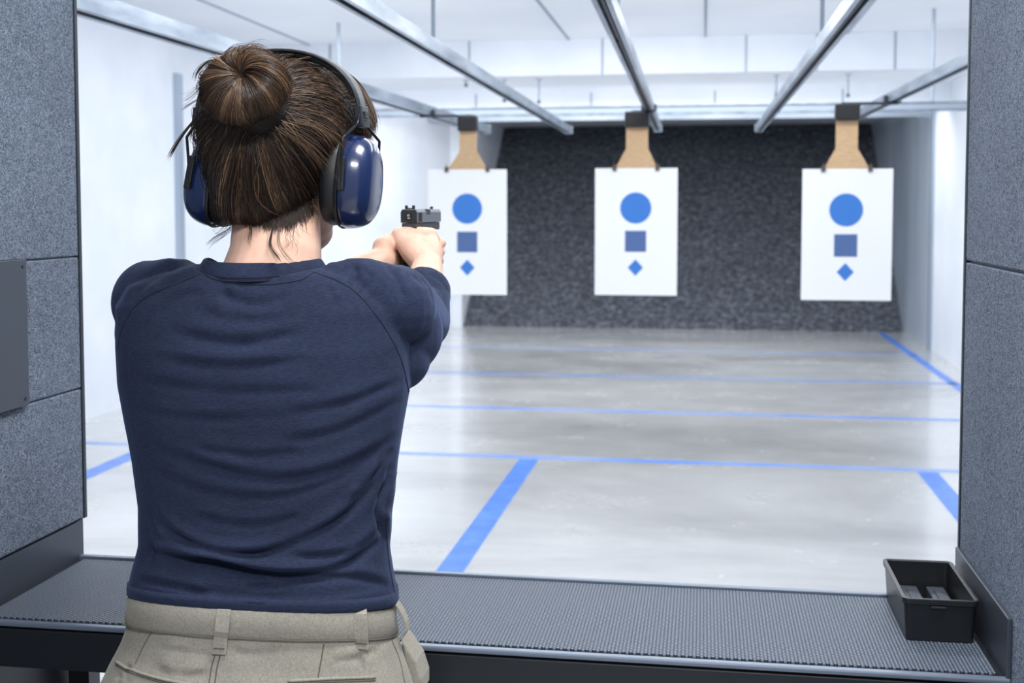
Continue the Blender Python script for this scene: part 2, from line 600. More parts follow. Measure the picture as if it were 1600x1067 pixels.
def partition(side, label):
    X = XBL if side < 0 else XBR
    xo = X + side * T / 2
    yb = YK + 0.015 if side < 0 else YK
    y0 = -0.6 if side < 0 else 0.35
    root = empty('booth_partition', (xo, yb, 0), label, 'partition')
    zs = [atX(132, 809, XBL).z, atX(122, 608, XBL).z, atX(120, 401, XBL).z, 3.0] if side < 0 else [0.0, atX(1508, 408, XBR).z, 3.0]
    for i in range(len(zs) - 1):
        zz0, zz1 = zs[i] + 0.0012, zs[i + 1] - 0.0012
        MB().box((xo, (y0 + yb) / 2, (zz0 + zz1) / 2), (T, yb - y0, zz1 - zz0)).build('felt_panel', M['fabric'], root, bevel=0.003)
    MB().box((xo, (y0 + yb) / 2 - 0.003, 1.9), (T - 0.012, yb - y0 - 0.01, 2.19)).build('core', M['darksteel'], root)
    MB().box((xo, yb + 0.005, (zs[0] + 3.0) / 2), (T + 0.004, 0.010, 3.0 - zs[0])).build('edge_trim', M['darksteel'], root, bevel=0.001)
    # lower closed panel down to the floor
    if side < 0:
        MB().box((xo, (y0 + yb) / 2, zs[0] / 2), (T - 0.004, yb - y0, zs[0])).build('lower_panel', M['counterblack'] if side < 0 else M['fabric'], root)
    return root


partition(-1, 'blue-grey felt booth partition left of the shooter')
partition(1, 'blue-grey felt booth partition right of the black tray')

# shooting counter
root = empty('shooting_counter', ((XBL + XBR) / 2, (YF + YK) / 2, ZC), 'dark steel shooting counter with ribbed rubber mat in front of the shooter', 'counter')
cx, w = (XBL + XBR) / 2, XBR - XBL
MB().box((cx, (YF + YK) / 2, ZC - 0.012), (w - 0.002, YK - YF - 0.012, 0.018)).build('worktop', M['counterblack'], root)
MB().box((cx, (YF + YK) / 2 + 0.002, ZC - 0.0015), (w - 0.03, YK - YF - 0.036, 0.004)).build('rubber_mat', M['mat'], root, bevel=0.001)
MB().box((cx, YF + 0.004, ZC - 0.003), (w - 0.002, 0.014, 0.008)).build('front_trim', M['lip'], root, bevel=0.0025)
MB().box((cx, YK - 0.006, ZC - 0.001), (w - 0.002, 0.012, 0.012)).build('rear_trim', M['lip'], root, bevel=0.002)
MB().box((cx, YF + 0.006, ZC - 0.042), (w - 0.002, 0.012, 0.062)).build('apron', M['counterblack'], root, bevel=0.002)
MB().box((cx, YK - 0.02, ZC - 0.035), (w - 0.002, 0.012, 0.03)).build('apron', M['counterblack'], root)
# kick plates along the partitions, part of the counter
t_ = 0.004
mb = MB().prism([(XBL + t_, YK, ZC - 0.01), (XBL + t_, YK, atX(132, 809, XBL).z), (XBL + t_, 1.0, atX(132, 809, XBL).z), (XBL + t_, 1.0, ZC - 0.01)], (-t_ + 0.001, 0, 0))
mb.build('kick_plate', M['steelplate'], root)
zk1 = atX(1498, 852, XBR).z
zk0 = atX(1578, 962, XBR).z
mb = MB().prism([(XBR - 0.007, YK, ZC - 0.01), (XBR - 0.007, YK, zk1), (XBR - 0.007, YF + 0.0, (zk0 + zk1) / 2), (XBR - 0.007, YF, ZC - 0.01)], (0.0065, 0, 0))
mb.build('kick_plate', M['steelplate'], root, bevel=0.0015)
for x in (XBL + 0.03, XBR - 0.03):
    MB().box((x, YK - 0.05, (ZC - 0.02) / 2), (0.04, 0.04, ZC - 0.02)).build('leg', M['counterblack'], root)

# flat plate screwed to the left partition
pa, pb = atX(33, 405, XBL), atX(36, 632, XBL)
yp = (pa.y + pb.y) / 2
zp1, zp0 = pa.z, pb.z
root = empty('wall_plate', (XBL, yp - 0.15, zp0), 'flat dark grey steel plate screwed to the left felt partition', 'plate')
MB().box((XBL + 0.006, yp - 0.15, (zp0 + zp1) / 2), (0.010, 0.30, zp1 - zp0)).build('plate', M['steelplate'], root, bevel=0.001)
for z in (zp0 + 0.012, zp1 - 0.012):
    for y in (yp - 0.012, yp - 0.288):
        MB().tube([(XBL + 0.010, y, z), (XBL + 0.0125, y, z)], 0.003, 10).build('screw', M['darksteel'], root)

# ------------------------------------------------------------------ tray with magazines
ta, tb = atZ(1412, 1000, ZC + 0.002), atZ(1540, 1006, ZC + 0.002)
tf, tk = min(ta.y, tb.y), atZ(1390, 922, ZC + 0.002).y
X0, X1 = ta.x, XBR - 0.018
Yt0, Yt1 = tf, tf + 0.205
zt0, zt1 = ZC + 0.001, ZC + 0.066
root = empty('parts_tray', ((X0 + X1) / 2, (Yt0 + Yt1) / 2, ZC), 'open black plastic tray standing on the counter by the right partition', 'tray')


def rrect(x0, x1, y0, y1, z, r, n=6):
    pts = []
    for cx_, cy_, a0 in ((x1 - r, y1 - r, 0), (x0 + r, y1 - r, 90), (x0 + r, y0 + r, 180), (x1 - r, y0 + r, 270)):
        for i in range(n + 1):
            a_ = math.radians(a0 + 90 * i / n)
            pts.append(Vector((cx_ + r * math.cos(a_), cy_ + r * math.sin(a_), z)))
    return pts


i_ = 0.0035
mb = MB()
mb.rings([rrect(X0 + 0.004, X1 - 0.004, Yt0 + 0.004, Yt1 - 0.004, zt0, 0.006), rrect(X0, X1, Yt0, Yt1, zt1 - 0.009, 0.008), rrect(X0, X1, Yt0, Yt1, zt1, 0.008),
          rrect(X0 + i_, X1 - i_, Yt0 + i_, Yt1 - i_, zt1, 0.006), rrect(X0 + i_ + 0.003, X1 - i_ - 0.003, Yt0 + i_ + 0.003, Yt1 - i_ - 0.003, zt0 + 0.003, 0.005)])
mb.build('shell', M['blackplastic'], root, bevel=0.0008)
rim = MB()
o_ = 0.003
rim.rings([rrect(X0 - o_, X1 + o_, Yt0 - o_, Yt1 + o_, zt1 - 0.008, 0.010), rrect(X0 - o_, X1 + o_, Yt0 - o_, Yt1 + o_, zt1 + 0.001, 0.010),
           rrect(X0 + 0.002, X1 - 0.002, Yt0 + 0.002, Yt1 - 0.002, zt1 + 0.001, 0.006), rrect(X0 + 0.002, X1 - 0.002, Yt0 + 0.002, Yt1 - 0.002, zt1 - 0.008, 0.006)], closed=True)
rim.build('rim', M['blackplastic'], root, bevel=0.001)
MB().box(((X0 + X1) / 2 - 0.004, Yt0 - 0.0035, zt1 - 0.011), (0.022, 0.003, 0.004)).build('label_notch', M['blackrubber'], root, bevel=0.001)
M['magsteel'] = mat('worn_magazine_steel', lin(92, 96, 106), 0.35, 0.7)
for i, (mx, lab) in enumerate(((X0 + 0.035, 'dark pistol magazine lying in the tray, on its left side'), (X0 + 0.078, 'dark pistol magazine lying in the tray, nearer the right partition'))):
    mg = empty('pistol_magazine', (mx, Yt0 + 0.10, zt0 + 0.003), lab, 'magazine', 'pistol magazines in the black tray')
    zc_ = zt0 + 0.0045
    MB().box((mx, Yt0 + 0.125, zc_ + 0.012), (0.029, 0.125, 0.024)).build('body', M['magsteel'], mg, bevel=0.003)
    MB().box((mx, Yt0 + 0.058, zc_ + 0.013), (0.033, 0.010, 0.026)).build('base_plate', M['blackplastic'], mg, bevel=0.002)
    MB().box((mx, Yt0 + 0.120, zc_ + 0.0248), (0.012, 0.09, 0.0016)).build('witness_strip', M['steelplate'], mg, bevel=0.0005)
    MB().box((mx, Yt0 + 0.186, zc_ + 0.014), (0.018, 0.008, 0.012)).build('follower', M['lip'], mg, bevel=0.003)

# ================================================================== the shooter
YP = 1.60


def fused(mb, name, voxel, smooth_it, m, parent, smooth_f=0.5):
    """closed volumes fused into one continuous skin"""
    me = bpy.data.meshes.new('tmp')
    me.from_pydata(mb.v, [], mb.f)
    bm = bmesh.new()
    bm.from_mesh(me)
    bmesh.ops.recalc_face_normals(bm, faces=bm.faces)
    bm.to_mesh(me)
    bm.free()
    o = bpy.data.objects.new('tmp', me)
    COL.objects.link(o)
    r = o.modifiers.new('r', 'REMESH')
    r.mode = 'VOXEL'
    r.voxel_size = voxel
    s = o.modifiers.new('s', 'SMOOTH')
    s.factor = smooth_f
    s.iterations = smooth_it
    bpy.context.view_layer.update()
    dg = bpy.context.evaluated_depsgraph_get()
    out = bpy.data.meshes.new_from_object(o.evaluated_get(dg))
    bpy.data.objects.remove(o)
    out.name = name
    out.materials.clear()
    out.materials.append(m)
    out.shade_smooth()
    ob = bpy.data.objects.new(name, out)
    COL.objects.link(ob)
    if parent:
        ob.parent = parent
        ob.matrix_parent_inverse = parent.matrix_basis.inverted()
    return ob


def co_of(me):
    a = np.empty(len(me.vertices) * 3)
    me.vertices.foreach_get('co', a)
    return a.reshape(-1, 3)


def no_of(me):
    a = np.empty(len(me.vertices) * 3, dtype=np.float32)
    me.vertex_normals.foreach_get('vector', a)
    return a.reshape(-1, 3).astype(float)


def set_co(me, co):
    me.vertices.foreach_set('co', co.ravel())
    me.update()


def seg_dist(P, poly):
    """distance, side (+ = above in the photo) and position along polyline for points P (n,2)"""
    best = np.full(len(P), 1e9)
    side = np.zeros(len(P))
    along = np.zeros(len(P))
    poly = np.array(poly, float)
    L_ = np.linalg.norm(np.diff(poly, axis=0), axis=1)
    tot = L_.sum()
    acc = 0
    for i in range(len(poly) - 1):
        a, b_ = poly[i], poly[i + 1]
        d = b_ - a
        t = np.clip(((P - a) @ d) / (d @ d), 0, 1)
        q = P - (a + t[:, None] * d)
        dist = np.hypot(q[:, 0], q[:, 1])
        s_ = np.sign(q[:, 0] * d[1] - q[:, 1] * d[0])
        upd = dist < best
        best[upd] = dist[upd]
        side[upd] = s_[upd]
        along[upd] = (acc + t[upd] * L_[i]) / tot
        acc += L_[i]
    return best, side, along


def curve_pts(poly, n=8):
    """smooth polyline through photo points"""
    p = [np.array(q, float) for q in poly]
    p = [2 * p[0] - p[1]] + p + [2 * p[-1] - p[-2]]
    out = []
    for i in range(1, len(p) - 2):
        for k in range(n):
            t = k / n
            a, b_, c, d = p[i - 1], p[i], p[i + 1], p[i + 2]
            out.append(0.5 * ((2 * b_) + (-a + c) * t + (2 * a - 5 * b_ + 4 * c - d) * t * t + (-a + 3 * b_ - 3 * c + d) * t ** 3))
    out.append(p[-2])
    return out


def folds(me, lst, noise_amp=0.0, nscale=(9, 9, 30)):
    co, no = co_of(me), no_of(me)
    view = np.array([0, 0, CZ]) - co
    view /= np.linalg.norm(view, axis=1)[:, None]
    w = np.clip((no * view).sum(1) * 2.2 + 0.15, 0, 1)
    P = project(co)
    disp = np.zeros(len(co))
    for poly, amp, wid in lst:
        amp, wid = amp * (1.0 if poly[0][1] < 640 else 1.5), wid * (1.0 if poly[0][1] < 640 else .88)
        seed_ = poly[0][0] * .37
        pl = curve_pts(poly, 5)
        x0, y0 = np.min(pl, axis=0) - 5 * wid
        x1, y1 = np.max(pl, axis=0) + 5 * wid
        m_ = (P[:, 0] > x0) & (P[:, 0] < x1) & (P[:, 1] > y0) & (P[:, 1] < y1)
        if not m_.any():
            continue
        d, s_, al = seg_dist(P[m_], pl)
        taper = np.clip(np.minimum(al, 1 - al) * 5, 0, 1) ** 0.7
        # a crease: narrow valley with a softer roll above it
        v = np.exp(-(d / wid) ** 2) - 0.55 * np.exp(-((d * s_ - 1.9 * wid) / (1.5 * wid)) ** 2)
        vary = np.array([.85 + .9 * mnoise.noise(Vector((x_ * 4.5, seed_, 0))) for x_ in np.linspace(0, 1, 60)])
        disp[m_] += amp * v * taper * np.interp(al, np.linspace(0, 1, 60), vary)
    disp *= w
    if noise_amp:
        nz = np.array([mnoise.noise(Vector((c[0] * nscale[0], c[1] * nscale[1], c[2] * nscale[2]))) + 0.5 * mnoise.noise(Vector((c[0] * nscale[0] * 2.3 + 7, c[1] * nscale[1] * 2, c[2] * nscale[2] * 1.9))) for c in co])
        disp += nz * noise_amp
    set_co(me, co + no * disp[:, None])


def ring(py, L_, R_, yc, bb, bf=None, e=2.3, Y=YP, n=48, dz=0.0):
    a, b_ = atY(L_, py, Y), atY(R_, py, Y)
    cx_, hx = (a.x + b_.x) / 2, (b_.x - a.x) / 2 * 0.985
    z = (a.z + b_.z) / 2 + dz
    bf = bb if bf is None else bf
    pts = []
    for i in range(n):
        t = 2 * PI * i / n
        c, s_ = math.cos(t), math.sin(t)
        pts.append(Vector((cx_ + hx * math.copysign(abs(c) ** (2 / e), c), yc + (bf if s_ > 0 else bb) * math.copysign(abs(s_) ** (2 / e), s_), z)))
    return pts


KT = atY(415, 957, 1.48).z - atY(415, 930, 1.60).z


def tilt(pts, k=KT):
    """lift the back of a ring"""
    return [Vector((p.x, p.y, p.z + k * max(0, (1.594 - p.y) / .11))) for p in pts]


def oval(c, rx, ry, n=32, e=2.1):
    return [Vector((c[0] + rx * math.copysign(abs(math.cos(t)) ** (2 / e), math.cos(t)), c[1] + ry * math.copysign(abs(math.sin(t)) ** (2 / e), math.sin(t)), c[2])) for t in (2 * PI * i / n for i in range(n))]


def chain(mb, pts, rs, n=14):
    """tapered limb with rounded ends"""
    pts = [Vector(p) for p in pts]
    mb.tube(pts, list(rs), n)
    for p, r in zip(pts, rs):
        mb.ellipsoid(p, (r, r, r), nu=14, nv=9)
    return mb


# ---- materials
m = M['skin'] = mat('skin', lin(214, 172, 150), 0.5, 0, 0.4)
t = tex_noise(m, 28, 4, 0.6)
r = ramp(m, t.outputs['Fac'], [(0.3, lin(205, 160, 137)), (0.7, lin(220, 180, 158))])
m.node_tree.links.new(r.outputs[0], nodes(m)[2].inputs['Base Color'])
nodes(m)[2].inputs['Subsurface Weight'].default_value = 0.12
nodes(m)[2].inputs['Subsurface Radius'].default_value = (0.01, 0.004, 0.002)
nodes(m)[2].inputs['Subsurface Scale'].default_value = 0.6
t2 = tex_noise(m, 260, 3, 0.6)
bump(m, t2.outputs['Fac'], 0.18, 0.001)


def jersey(name, c0, c1, st=(1, 1, 6), sc=150, strength=0.3):
    m = mat(name, c0, 0.9, 0, 0.2)
    N, L, b = nodes(m)
    t = tex_noise(m, sc, 4, 0.65, stretch=st)
    t3 = tex_noise(m, 6, 3)
    ad = N.new('ShaderNodeMath')
    ad.operation = 'MULTIPLY_ADD'
    ad.inputs[1].default_value = 0.35
    L.new(t3.outputs['Fac'], ad.inputs[0])
    L.new(t.outputs['Fac'], ad.inputs[2])
    r = ramp(m, ad.outputs[0], [(0.45, c0), (0.9, c1)])
    L.new(r.outputs[0], b.inputs['Base Color'])
    bump(m, t.outputs['Fac'], strength, 0.0012)
    b.inputs['Sheen Weight'].default_value = 0.25
    b.inputs['Sheen Roughness'].default_value = 0.4
    b.inputs['Sheen Tint'].default_value = lin(120, 140, 190)
    return m


M['shirt'] = jersey('navy_jersey', lin(25, 30, 47), lin(43, 52, 76))
M['seam'] = mat('navy_thread', lin(16, 22, 44), 0.9)
M['khaki'] = jersey('khaki_twill', lin(128, 123, 112), lin(158, 153, 142), (1, 1, 1), 320, 0.35)
nodes(M['khaki'])[2].inputs['Sheen Tint'].default_value = lin(200, 195, 185)
M['khakiseam'] = mat('khaki_thread', lin(92, 87, 78), 0.9)
M['shoe'] = mat('dark_leather', lin(40, 36, 34), 0.5)

pc = atY(415, 700, YP)
person = empty('person', (pc.x, YP, 0), 'person in navy shirt and khaki trousers seen from behind, aiming a pistol', 'person')

# ---- key points
SL, SR = atY(240, 468, 1.62), atY(612, 478, 1.62)
EL, ER = atY(402, 492, 1.93), atY(655, 502, 1.90)
GX = Vector((-0.5218, 2.125, 1.4605))
WR = GX + Vector((0.043, -0.052, -0.062))
WL = GX + Vector((-0.037, -0.055, -0.052))
HC = atY(432, 225, 1.63)

# ---- body: one continuous skin
mb = MB()
TOR = [  # py, left, right, yc, back, front
    (412, 318, 505, 1.590, .060, .060), (426, 258, 565, 1.592, .078, .07), (446, 208, 600, 1.598, .092, .08), (480, 187, 628, 1.603, .106, .09),
    (540, 187, 640, 1.604, .116, .105), (600, 191, 640, 1.602, .114, .112), (660, 203, 631, 1.598, .108, .11), (720, 216, 623, 1.594, .101, .104),
    (790, 226, 615, 1.592, .097, .10), (850, 226, 611, 1.592, .099, .10), (900, 216, 616, 1.594, .106, .105), (935, 213, 622, 1.595, .109, .108)]
bo = 15
mb.rings([ring(py, l + bo + (14 if py > 500 else 0), r_ - bo - (14 if py > 500 else 0), yc, bb - (.026 if py > 500 else .014), bf - .02) for py, l, r_, yc, bb, bf in TOR[1:]] +
         [ring(985, 218, 610, 1.595, .098, .095), ring(1060, 195, 632, 1.59, .10, .095), oval((pc.x, 1.59, .80), .165, .095, 48)])
for s_, X_ in ((-1, pc.x - .085), (1, pc.x + .085)):
    chain(mb, [(X_, 1.59, .82), (X_ + s_ * .005, 1.60, .50), (X_ + s_ * .01, 1.585, .30), (X_ + s_ * .015, 1.585, .09)], [.078, .052, .048, .034])
    chain(mb, [(X_ + s_ * .015, 1.565, .055), (X_ + s_ * .025, 1.68, .035)], [.036, .028])
# neck
n0, n1, n2, n3 = atY(424, 432, 1.585), atY(431, 395, 1.592), atY(432, 355, 1.61), atY(432, 300, 1.635)
mb.tube([n0, n1, n2, n3], [.068, .0625, .0605, .062], 28)
# skull, jaw, face
mb.ellipsoid(HC + Vector((0, 0, .0)), (.076, .097, .102), nu=28, nv=18)
hx = HC.x
mb.ellipsoid((hx, 1.690, 1.500), (.066, .064, .066), nu=24, nv=14)
mb.ellipsoid((hx + .002, 1.712, 1.466), (.052, .045, .036), nu=20, nv=12)
mb.ellipsoid((hx, 1.748, 1.446), (.022, .017, .018))
for s_ in (-1, 1):
    mb.ellipsoid((hx + s_ * .042, 1.708, 1.520), (.024, .026, .024))
    mb.ellipsoid((hx + s_ * .03, 1.722, 1.578), (.026, .014, .010))
    # ears under the cups
    mb.ellipsoid((hx + s_ * .074, 1.635, 1.535), (.010, .020, .032), Matrix.Rotation(s_ * .3, 3, 'Z'))
mb.rings([oval((hx, y, z), a, c, 12) for y, z, a, c in ((1.722, 1.575, .008, .010), (1.740, 1.550, .010, .013), (1.752, 1.530, .013, .014), (1.742, 1.516, .016, .010))])
mb.ellipsoid((hx, 1.750, 1.494), (.024, .010, .007))
mb.ellipsoid((hx, 1.749, 1.482), (.021, .010, .008))
# arms
chain(mb, [atY(300, 466, 1.60), SL + Vector((0, 0, -.006)), (SL + EL) / 2, EL], [.036, .041, .038, .034])
chain(mb, [EL, EL.lerp(WL, .35), EL.lerp(WL, .75), WL], [.034, .037, .028, .0235])
chain(mb, [atY(535, 466, 1.60), SR + Vector((0, 0, -.006)), (SR + ER) / 2, ER], [.036, .041, .040, .036])
chain(mb, [ER, ER.lerp(WR, .35), ER.lerp(WR, .75), WR], [.036, .039, .032, .027])
g = lambda x, y, z: GX + Vector((x, y, z))
# right hand: palm, fingers round the grip, index along the frame, thumb forward on the left side
palm = [g(.030, .038, -.014), g(.037, .040, -.032), g(.039, .036, -.050), g(.037, .026, -.066)]
for p, r0 in zip(palm, (.019, .018, .017, .0155)):
    chain(mb, [WR, WR.lerp(p, .55), p], [.024, r0 + .002, .0125])
chain(mb, [WR, g(.012, -.040, -.036), g(-.014, -.020, -.012)], [.024, .0215, .0165])
chain(mb, [g(-.014, -.020, -.010), g(.012, .002, -.010), g(.029, .034, -.010)], [.0165, .0165, .0145])
chain(mb, [g(-.014, -.020, -.012), g(-.024, .008, -.013), g(-.027, .038, -.012), g(-.025, .060, -.010)], [.0165, .012, .0098, .0085])
mb.ellipsoid(g(.014, -.004, -.026), (.021, .034, .020))
mb.ellipsoid(g(.020, -.020, -.040), (.021, .032, .022))
chain(mb, [palm[0], g(.030, .072, -.018), g(.023, .098, -.014), g(.018, .114, -.012)], [.0125, .0095, .0085, .0075])
for p, f in zip(palm[1:], (0, 1, 2)):
    z = p.z - GX.z
    chain(mb, [p, g(.034 - .002 * f, .066 - .006 * f, z), g(.012, .078 - .006 * f, z - .002), g(-.010, .070 - .006 * f, z - .002), g(-.016, .055 - .005 * f, z - .002)], [.0125 - .001 * f, .0105, .0092, .0085, .0075])
# left hand wraps from the left over the right fingers
palm2 = [g(-.036, .052, -.030), g(-.037, .054, -.046), g(-.036, .050, -.062), g(-.033, .040, -.076)]
for p in palm2:
    chain(mb, [WL, WL.lerp(p, .5), p], [.021, .0165, .0115])
chain(mb, [WL, g(-.040, -.040, -.030), g(-.034, -.016, -.020)], [.0215, .0195, .016])
chain(mb, [g(-.034, -.016, -.020), g(-.040, .010, -.022), g(-.040, .048, -.020), g(-.036, .075, -.016)], [.016, .012, .0098, .0085])
for p, f in zip(palm2, (0, 1, 2, 3)):
    z = p.z - GX.z
    q = .0015 * f
    chain(mb, [p, g(-.026, .084 - 2 * q, z + .001), g(.006, .099 - 3 * q, z + .002), g(.034, .090 - 3 * q, z + .004), g(.043 - q, .068 - 2 * q, z + .005)], [.0112, .0098, .0092, .0092, .0085])
body = fused(mb, 'body', 0.0027, 3, M['skin'], person)

# eyes and mouth line on the far side of the head
M['eye'] = mat('eye_white', lin(235, 232, 228), 0.2)
M['iris'] = mat('brown_iris', lin(70, 45, 30), 0.2)
for s_ in (-1, 1):
    e_ = MB().ellipsoid((hx + s_ * .030, 1.716, 1.560), (.013, .012, .010)).build('eye', M['eye'], body, smooth=True)
M['lip_skin'] = mat('lip_skin', lin(190, 120, 112), 0.45)
MB().ellipsoid((hx, 1.7565, 1.488), (.022, .005, .0075)).build('mouth', M['lip_skin'], body, smooth=True)
for p in (g(.018, .1205, -.009),):
    MB().ellipsoid(p, (.004, .0025, .0045)).build('fingernail', mat('nail', lin(232, 198, 186), 0.3), body, smooth=True)

# ---- shirt
mb = MB()
mb.rings([ring(py, l, r_, yc, bb, bf, dz=0) for py, l, r_, yc, bb, bf in TOR[:-2]] + [tilt(ring(898, 214, 618, 1.594, .108, .107), .009), tilt(ring(922, 211, 624, 1.594, .112, .108))])
chain(mb, [atY(300, 453, 1.592), atY(275, 456, 1.60), SL], [.038, .048, .0555], 24)
mb.ellipsoid(atY(236, 472, 1.625), (.0535, .06, .06), nu=24, nv=16)
mb.ellipsoid(atY(238, 520, 1.63), (.050, .06, .065), nu=24, nv=16)
cuffL = EL.lerp(WL, .30)
chain(mb, [SL, (SL + EL) / 2 + Vector((0, 0, -.004)), EL, cuffL], [.056, .052, .046, .043], 24)
chain(mb, [atY(528, 450, 1.592), atY(560, 452, 1.60), SR], [.038, .045, .057], 24)
mb.ellipsoid(atY(617, 478, 1.635), (.057, .06, .058), nu=24, nv=16)
mb.ellipsoid(atY(628, 520, 1.68), (.058, .07, .062), nu=24, nv=16)
mb.ellipsoid(atY(622, 560, 1.655), (.045, .06, .045), nu=24, nv=16)
cuffR = ER.lerp(WR, .40)
chain(mb, [SR, SR.lerp(ER, .5), ER, cuffR], [.057, .056, .051, .046], 24)
mb.tube([cuffR, ER.lerp(WR, .56)], [.047, .0455], 24)
mb.tube([cuffL, EL.lerp(WL, .45)], [.043, .041], 24)
shirt = fused(mb, 'shirt', 0.0032, 5, M['shirt'], person, 0.6)
F = [
    ([(262, 518), (330, 532), (385, 536), (475, 518)], -.0038, 9),
    ([(237, 558), (300, 568), (360, 573), (420, 569), (485, 560)], -.0030, 7),
    ([(212, 592), (290, 606), (370, 613), (500, 610)], -.0020, 8),
    ([(210, 640), (280, 652), (360, 655), (450, 650)], -.0016, 8),
    ([(450, 648), (540, 630), (600, 607), (634, 592)], -.0022, 8),
    ([(440, 690), (520, 676), (590, 645), (628, 622)], -.0020, 8),
    ([(300, 700), (390, 712), (470, 706)], -.0018, 7),
    ([(340, 455), (372, 471), (410, 476), (446, 460)], -.0036, 9),
    ([(300, 480), (350, 497), (430, 500), (480, 484)], -.0020, 9),
    ([(551, 412), (557, 430), (552, 452)], -.0060, 6),
    ([(572, 418), (576, 436), (566, 462)], -.0040, 6),
    ([(528, 418), (524, 440), (512, 462)], -.0026, 7),
    ([(606, 414), (622, 440), (634, 474)], -.0042, 5),
    ([(640, 425), (668, 446), (686, 480)], -.0036, 6),
    ([(655, 430), (688, 452), (699, 490)], -.0030, 5),
    ([(662, 424), (690, 440), (700, 462)], -.0030, 4),
    ([(214, 458), (246, 432), (286, 414)], -.0045, 7),
    ([(226, 476), (262, 444), (306, 427)], -.0036, 7),
    ([(240, 496), (280, 466), (322, 452)], -.0022, 8),
    ([(192, 500), (200, 470), (222, 440)], -.0020, 8),
    ([(600, 560), (640, 540), (680, 520)], -.0014, 9),
    ([(226, 693), (300, 722), (370, 741), (440, 750), (520, 735), (590, 702), (624, 676)], -.0046, 9),
    ([(230, 730), (300, 762), (380, 778), (460, 772), (540, 742), (606, 700)], -.0026, 8),
    ([(232, 790), (262, 828), (320, 858), (400, 866), (475, 842), (545, 800), (612, 728)], -.0070, 7),
    ([(228, 862), (270, 872), (330, 880), (405, 896), (470, 898), (520, 890), (556, 874), (606, 838)], -.0115, 8),
    ([(300, 806), (390, 822), (470, 806)], -.0024, 7),
    ([(457, 872), (520, 868), (566, 852), (610, 812)], -.0040, 7),
    ([(386, 920), (457, 908), (530, 902), (573, 905), (614, 918)], -.0050, 7),
    ([(214, 905), (260, 916), (330, 930)], -.0030, 7),
    ([(540, 790), (580, 750), (614, 700)], -.0034, 6),
    ([(612, 742), (592, 796), (604, 846)], -.0048, 6),
    ([(620, 700), (606, 760), (600, 800)], -.0030, 6),
    ([(232, 800), (240, 840), (232, 880)], -.0036, 6),
    ([(218, 912), (300, 930), (400, 940), (500, 940), (600, 924)], .0020, 5),
]
folds(shirt.data, F, 0.0013, (5, 5, 7.5))
cc = atY(411, 410, 1.590)
ZTB, ZTS = atY(420, 411, 1.522).z, atY(330, 402, 1.60).z
ZBB, ZBS = atY(420, 440, 1.510).z, atY(312, 420, 1.60).z
co = co_of(shirt.data)                           # open neckline: keep the cloth below the collar's lower edge
ux, uy = (co[:, 0] - cc.x) / .0885, (co[:, 1] - 1.592) / .0835
rho = np.hypot(ux, uy)
sn = np.clip(uy / (rho + 1e-9), -1, 1)
kk = np.abs(sn) ** 1.6
lo_ = np.where(sn < 0, ZBS + (ZBB - ZBS) * kk, ZBS - .045 * kk)
lim = lo_ + .001 + np.clip(rho - 1.0, 0, None) * .088 * 1.25 - np.clip(1 - rho, 0, None) * .02
nearn = (co[:, 2] > 1.36) & (rho < 1.5)
co[nearn, 2] = np.minimum(co[nearn, 2], lim[nearn])
set_co(shirt.data, co)


def surf_bvh(o):
    me = o.data
    co = co_of(me)
    return BVHTree.FromPolygons([Vector(c) for c in co], [tuple(p.vertices) for p in me.polygons])


bv = surf_bvh(shirt)


def on_surface(bv, poly, lift=0.0, n=10):
    out = []
    o_ = Vector((0, 0, CZ))
    for q in curve_pts(poly, n):
        d = ray(q[0], q[1]).normalized()
        h_ = bv.ray_cast(o_, d)
        if h_[0] is not None:
            out.append(h_[0] + h_[1] * lift)
    return out


for poly in (
        [(322, 424), (285, 440), (240, 458), (212, 478), (192, 510), (184, 545)],
        [(490, 425), (530, 440), (562, 462), (600, 510), (626, 560), (639, 612)],
        [(314, 421), (330, 434), (375, 443), (425, 444), (470, 437), (490, 425)],
        [(640, 616), (632, 660), (625, 720), (606, 780), (604, 830), (608, 880), (618, 935)]):
    p_ = on_surface(bv, poly, 0.0002)
    if len(p_) > 3:
        MB().tube(p_, 0.0010, 6).build('seam', M['seam'], shirt, smooth=True)
# collar band
nr = 64


def cring(rx, ry, f, dz=0.0):
    """ring of the collar: f 0 lower edge, 1 upper edge"""
    pts = []
    for i in range(nr):
        t = 2 * PI * i / nr
        s_ = math.sin(t)
        k = abs(s_) ** 1.6
        lo = ZBS + (ZBB - ZBS) * k if s_ < 0 else ZBS - .045 * k
        hi = ZTS + (ZTB - ZTS) * k if s_ < 0 else ZTS - .045 * k
        pts.append(Vector((cc.x + rx * math.cos(t), 1.592 + ry * s_, lo + (hi - lo) * f + dz)))
    return pts


cb = MB().rings([cring(.0895, .0845, 0), cring(.0893, .0845, .12), cring(.0860, .0800, .55), cring(.0815, .0745, .96), cring(.0800, .0730, 1.0),
                 cring(.0782, .0715, .95), cring(.0820, .075, .4), cring(.0860, .080, 0)], closed=True)
col_ = cb.build('collar', M['shirt'], shirt, smooth=True)
q_ = cring(.0902, .0852, .0)
MB().tube(q_ + [q_[0]], .0010, 6).build('collar_seam', M['seam'], col_, smooth=True)
q_ = cring(.0893, .0843, .20)
MB().tube(q_ + [q_[0]], .0006, 6).build('collar_seam', M['seam'], col_, smooth=True)
# hem band, rolled under
hb = [tilt(ring(py, l, r_, 1.594, bb, bf), KT) for py, l, r_, bb, bf in ((912, 211, 623, .1125, .109), (921, 210, 624.5, .1134, .1095), (929, 210.5, 624.5, .1134, .1095), (932, 213, 622, .1120, .108), (922, 216, 620, .108, .105))]
hem = MB().rings(hb, closed=True).build('hem', M['shirt'], shirt, smooth=True)

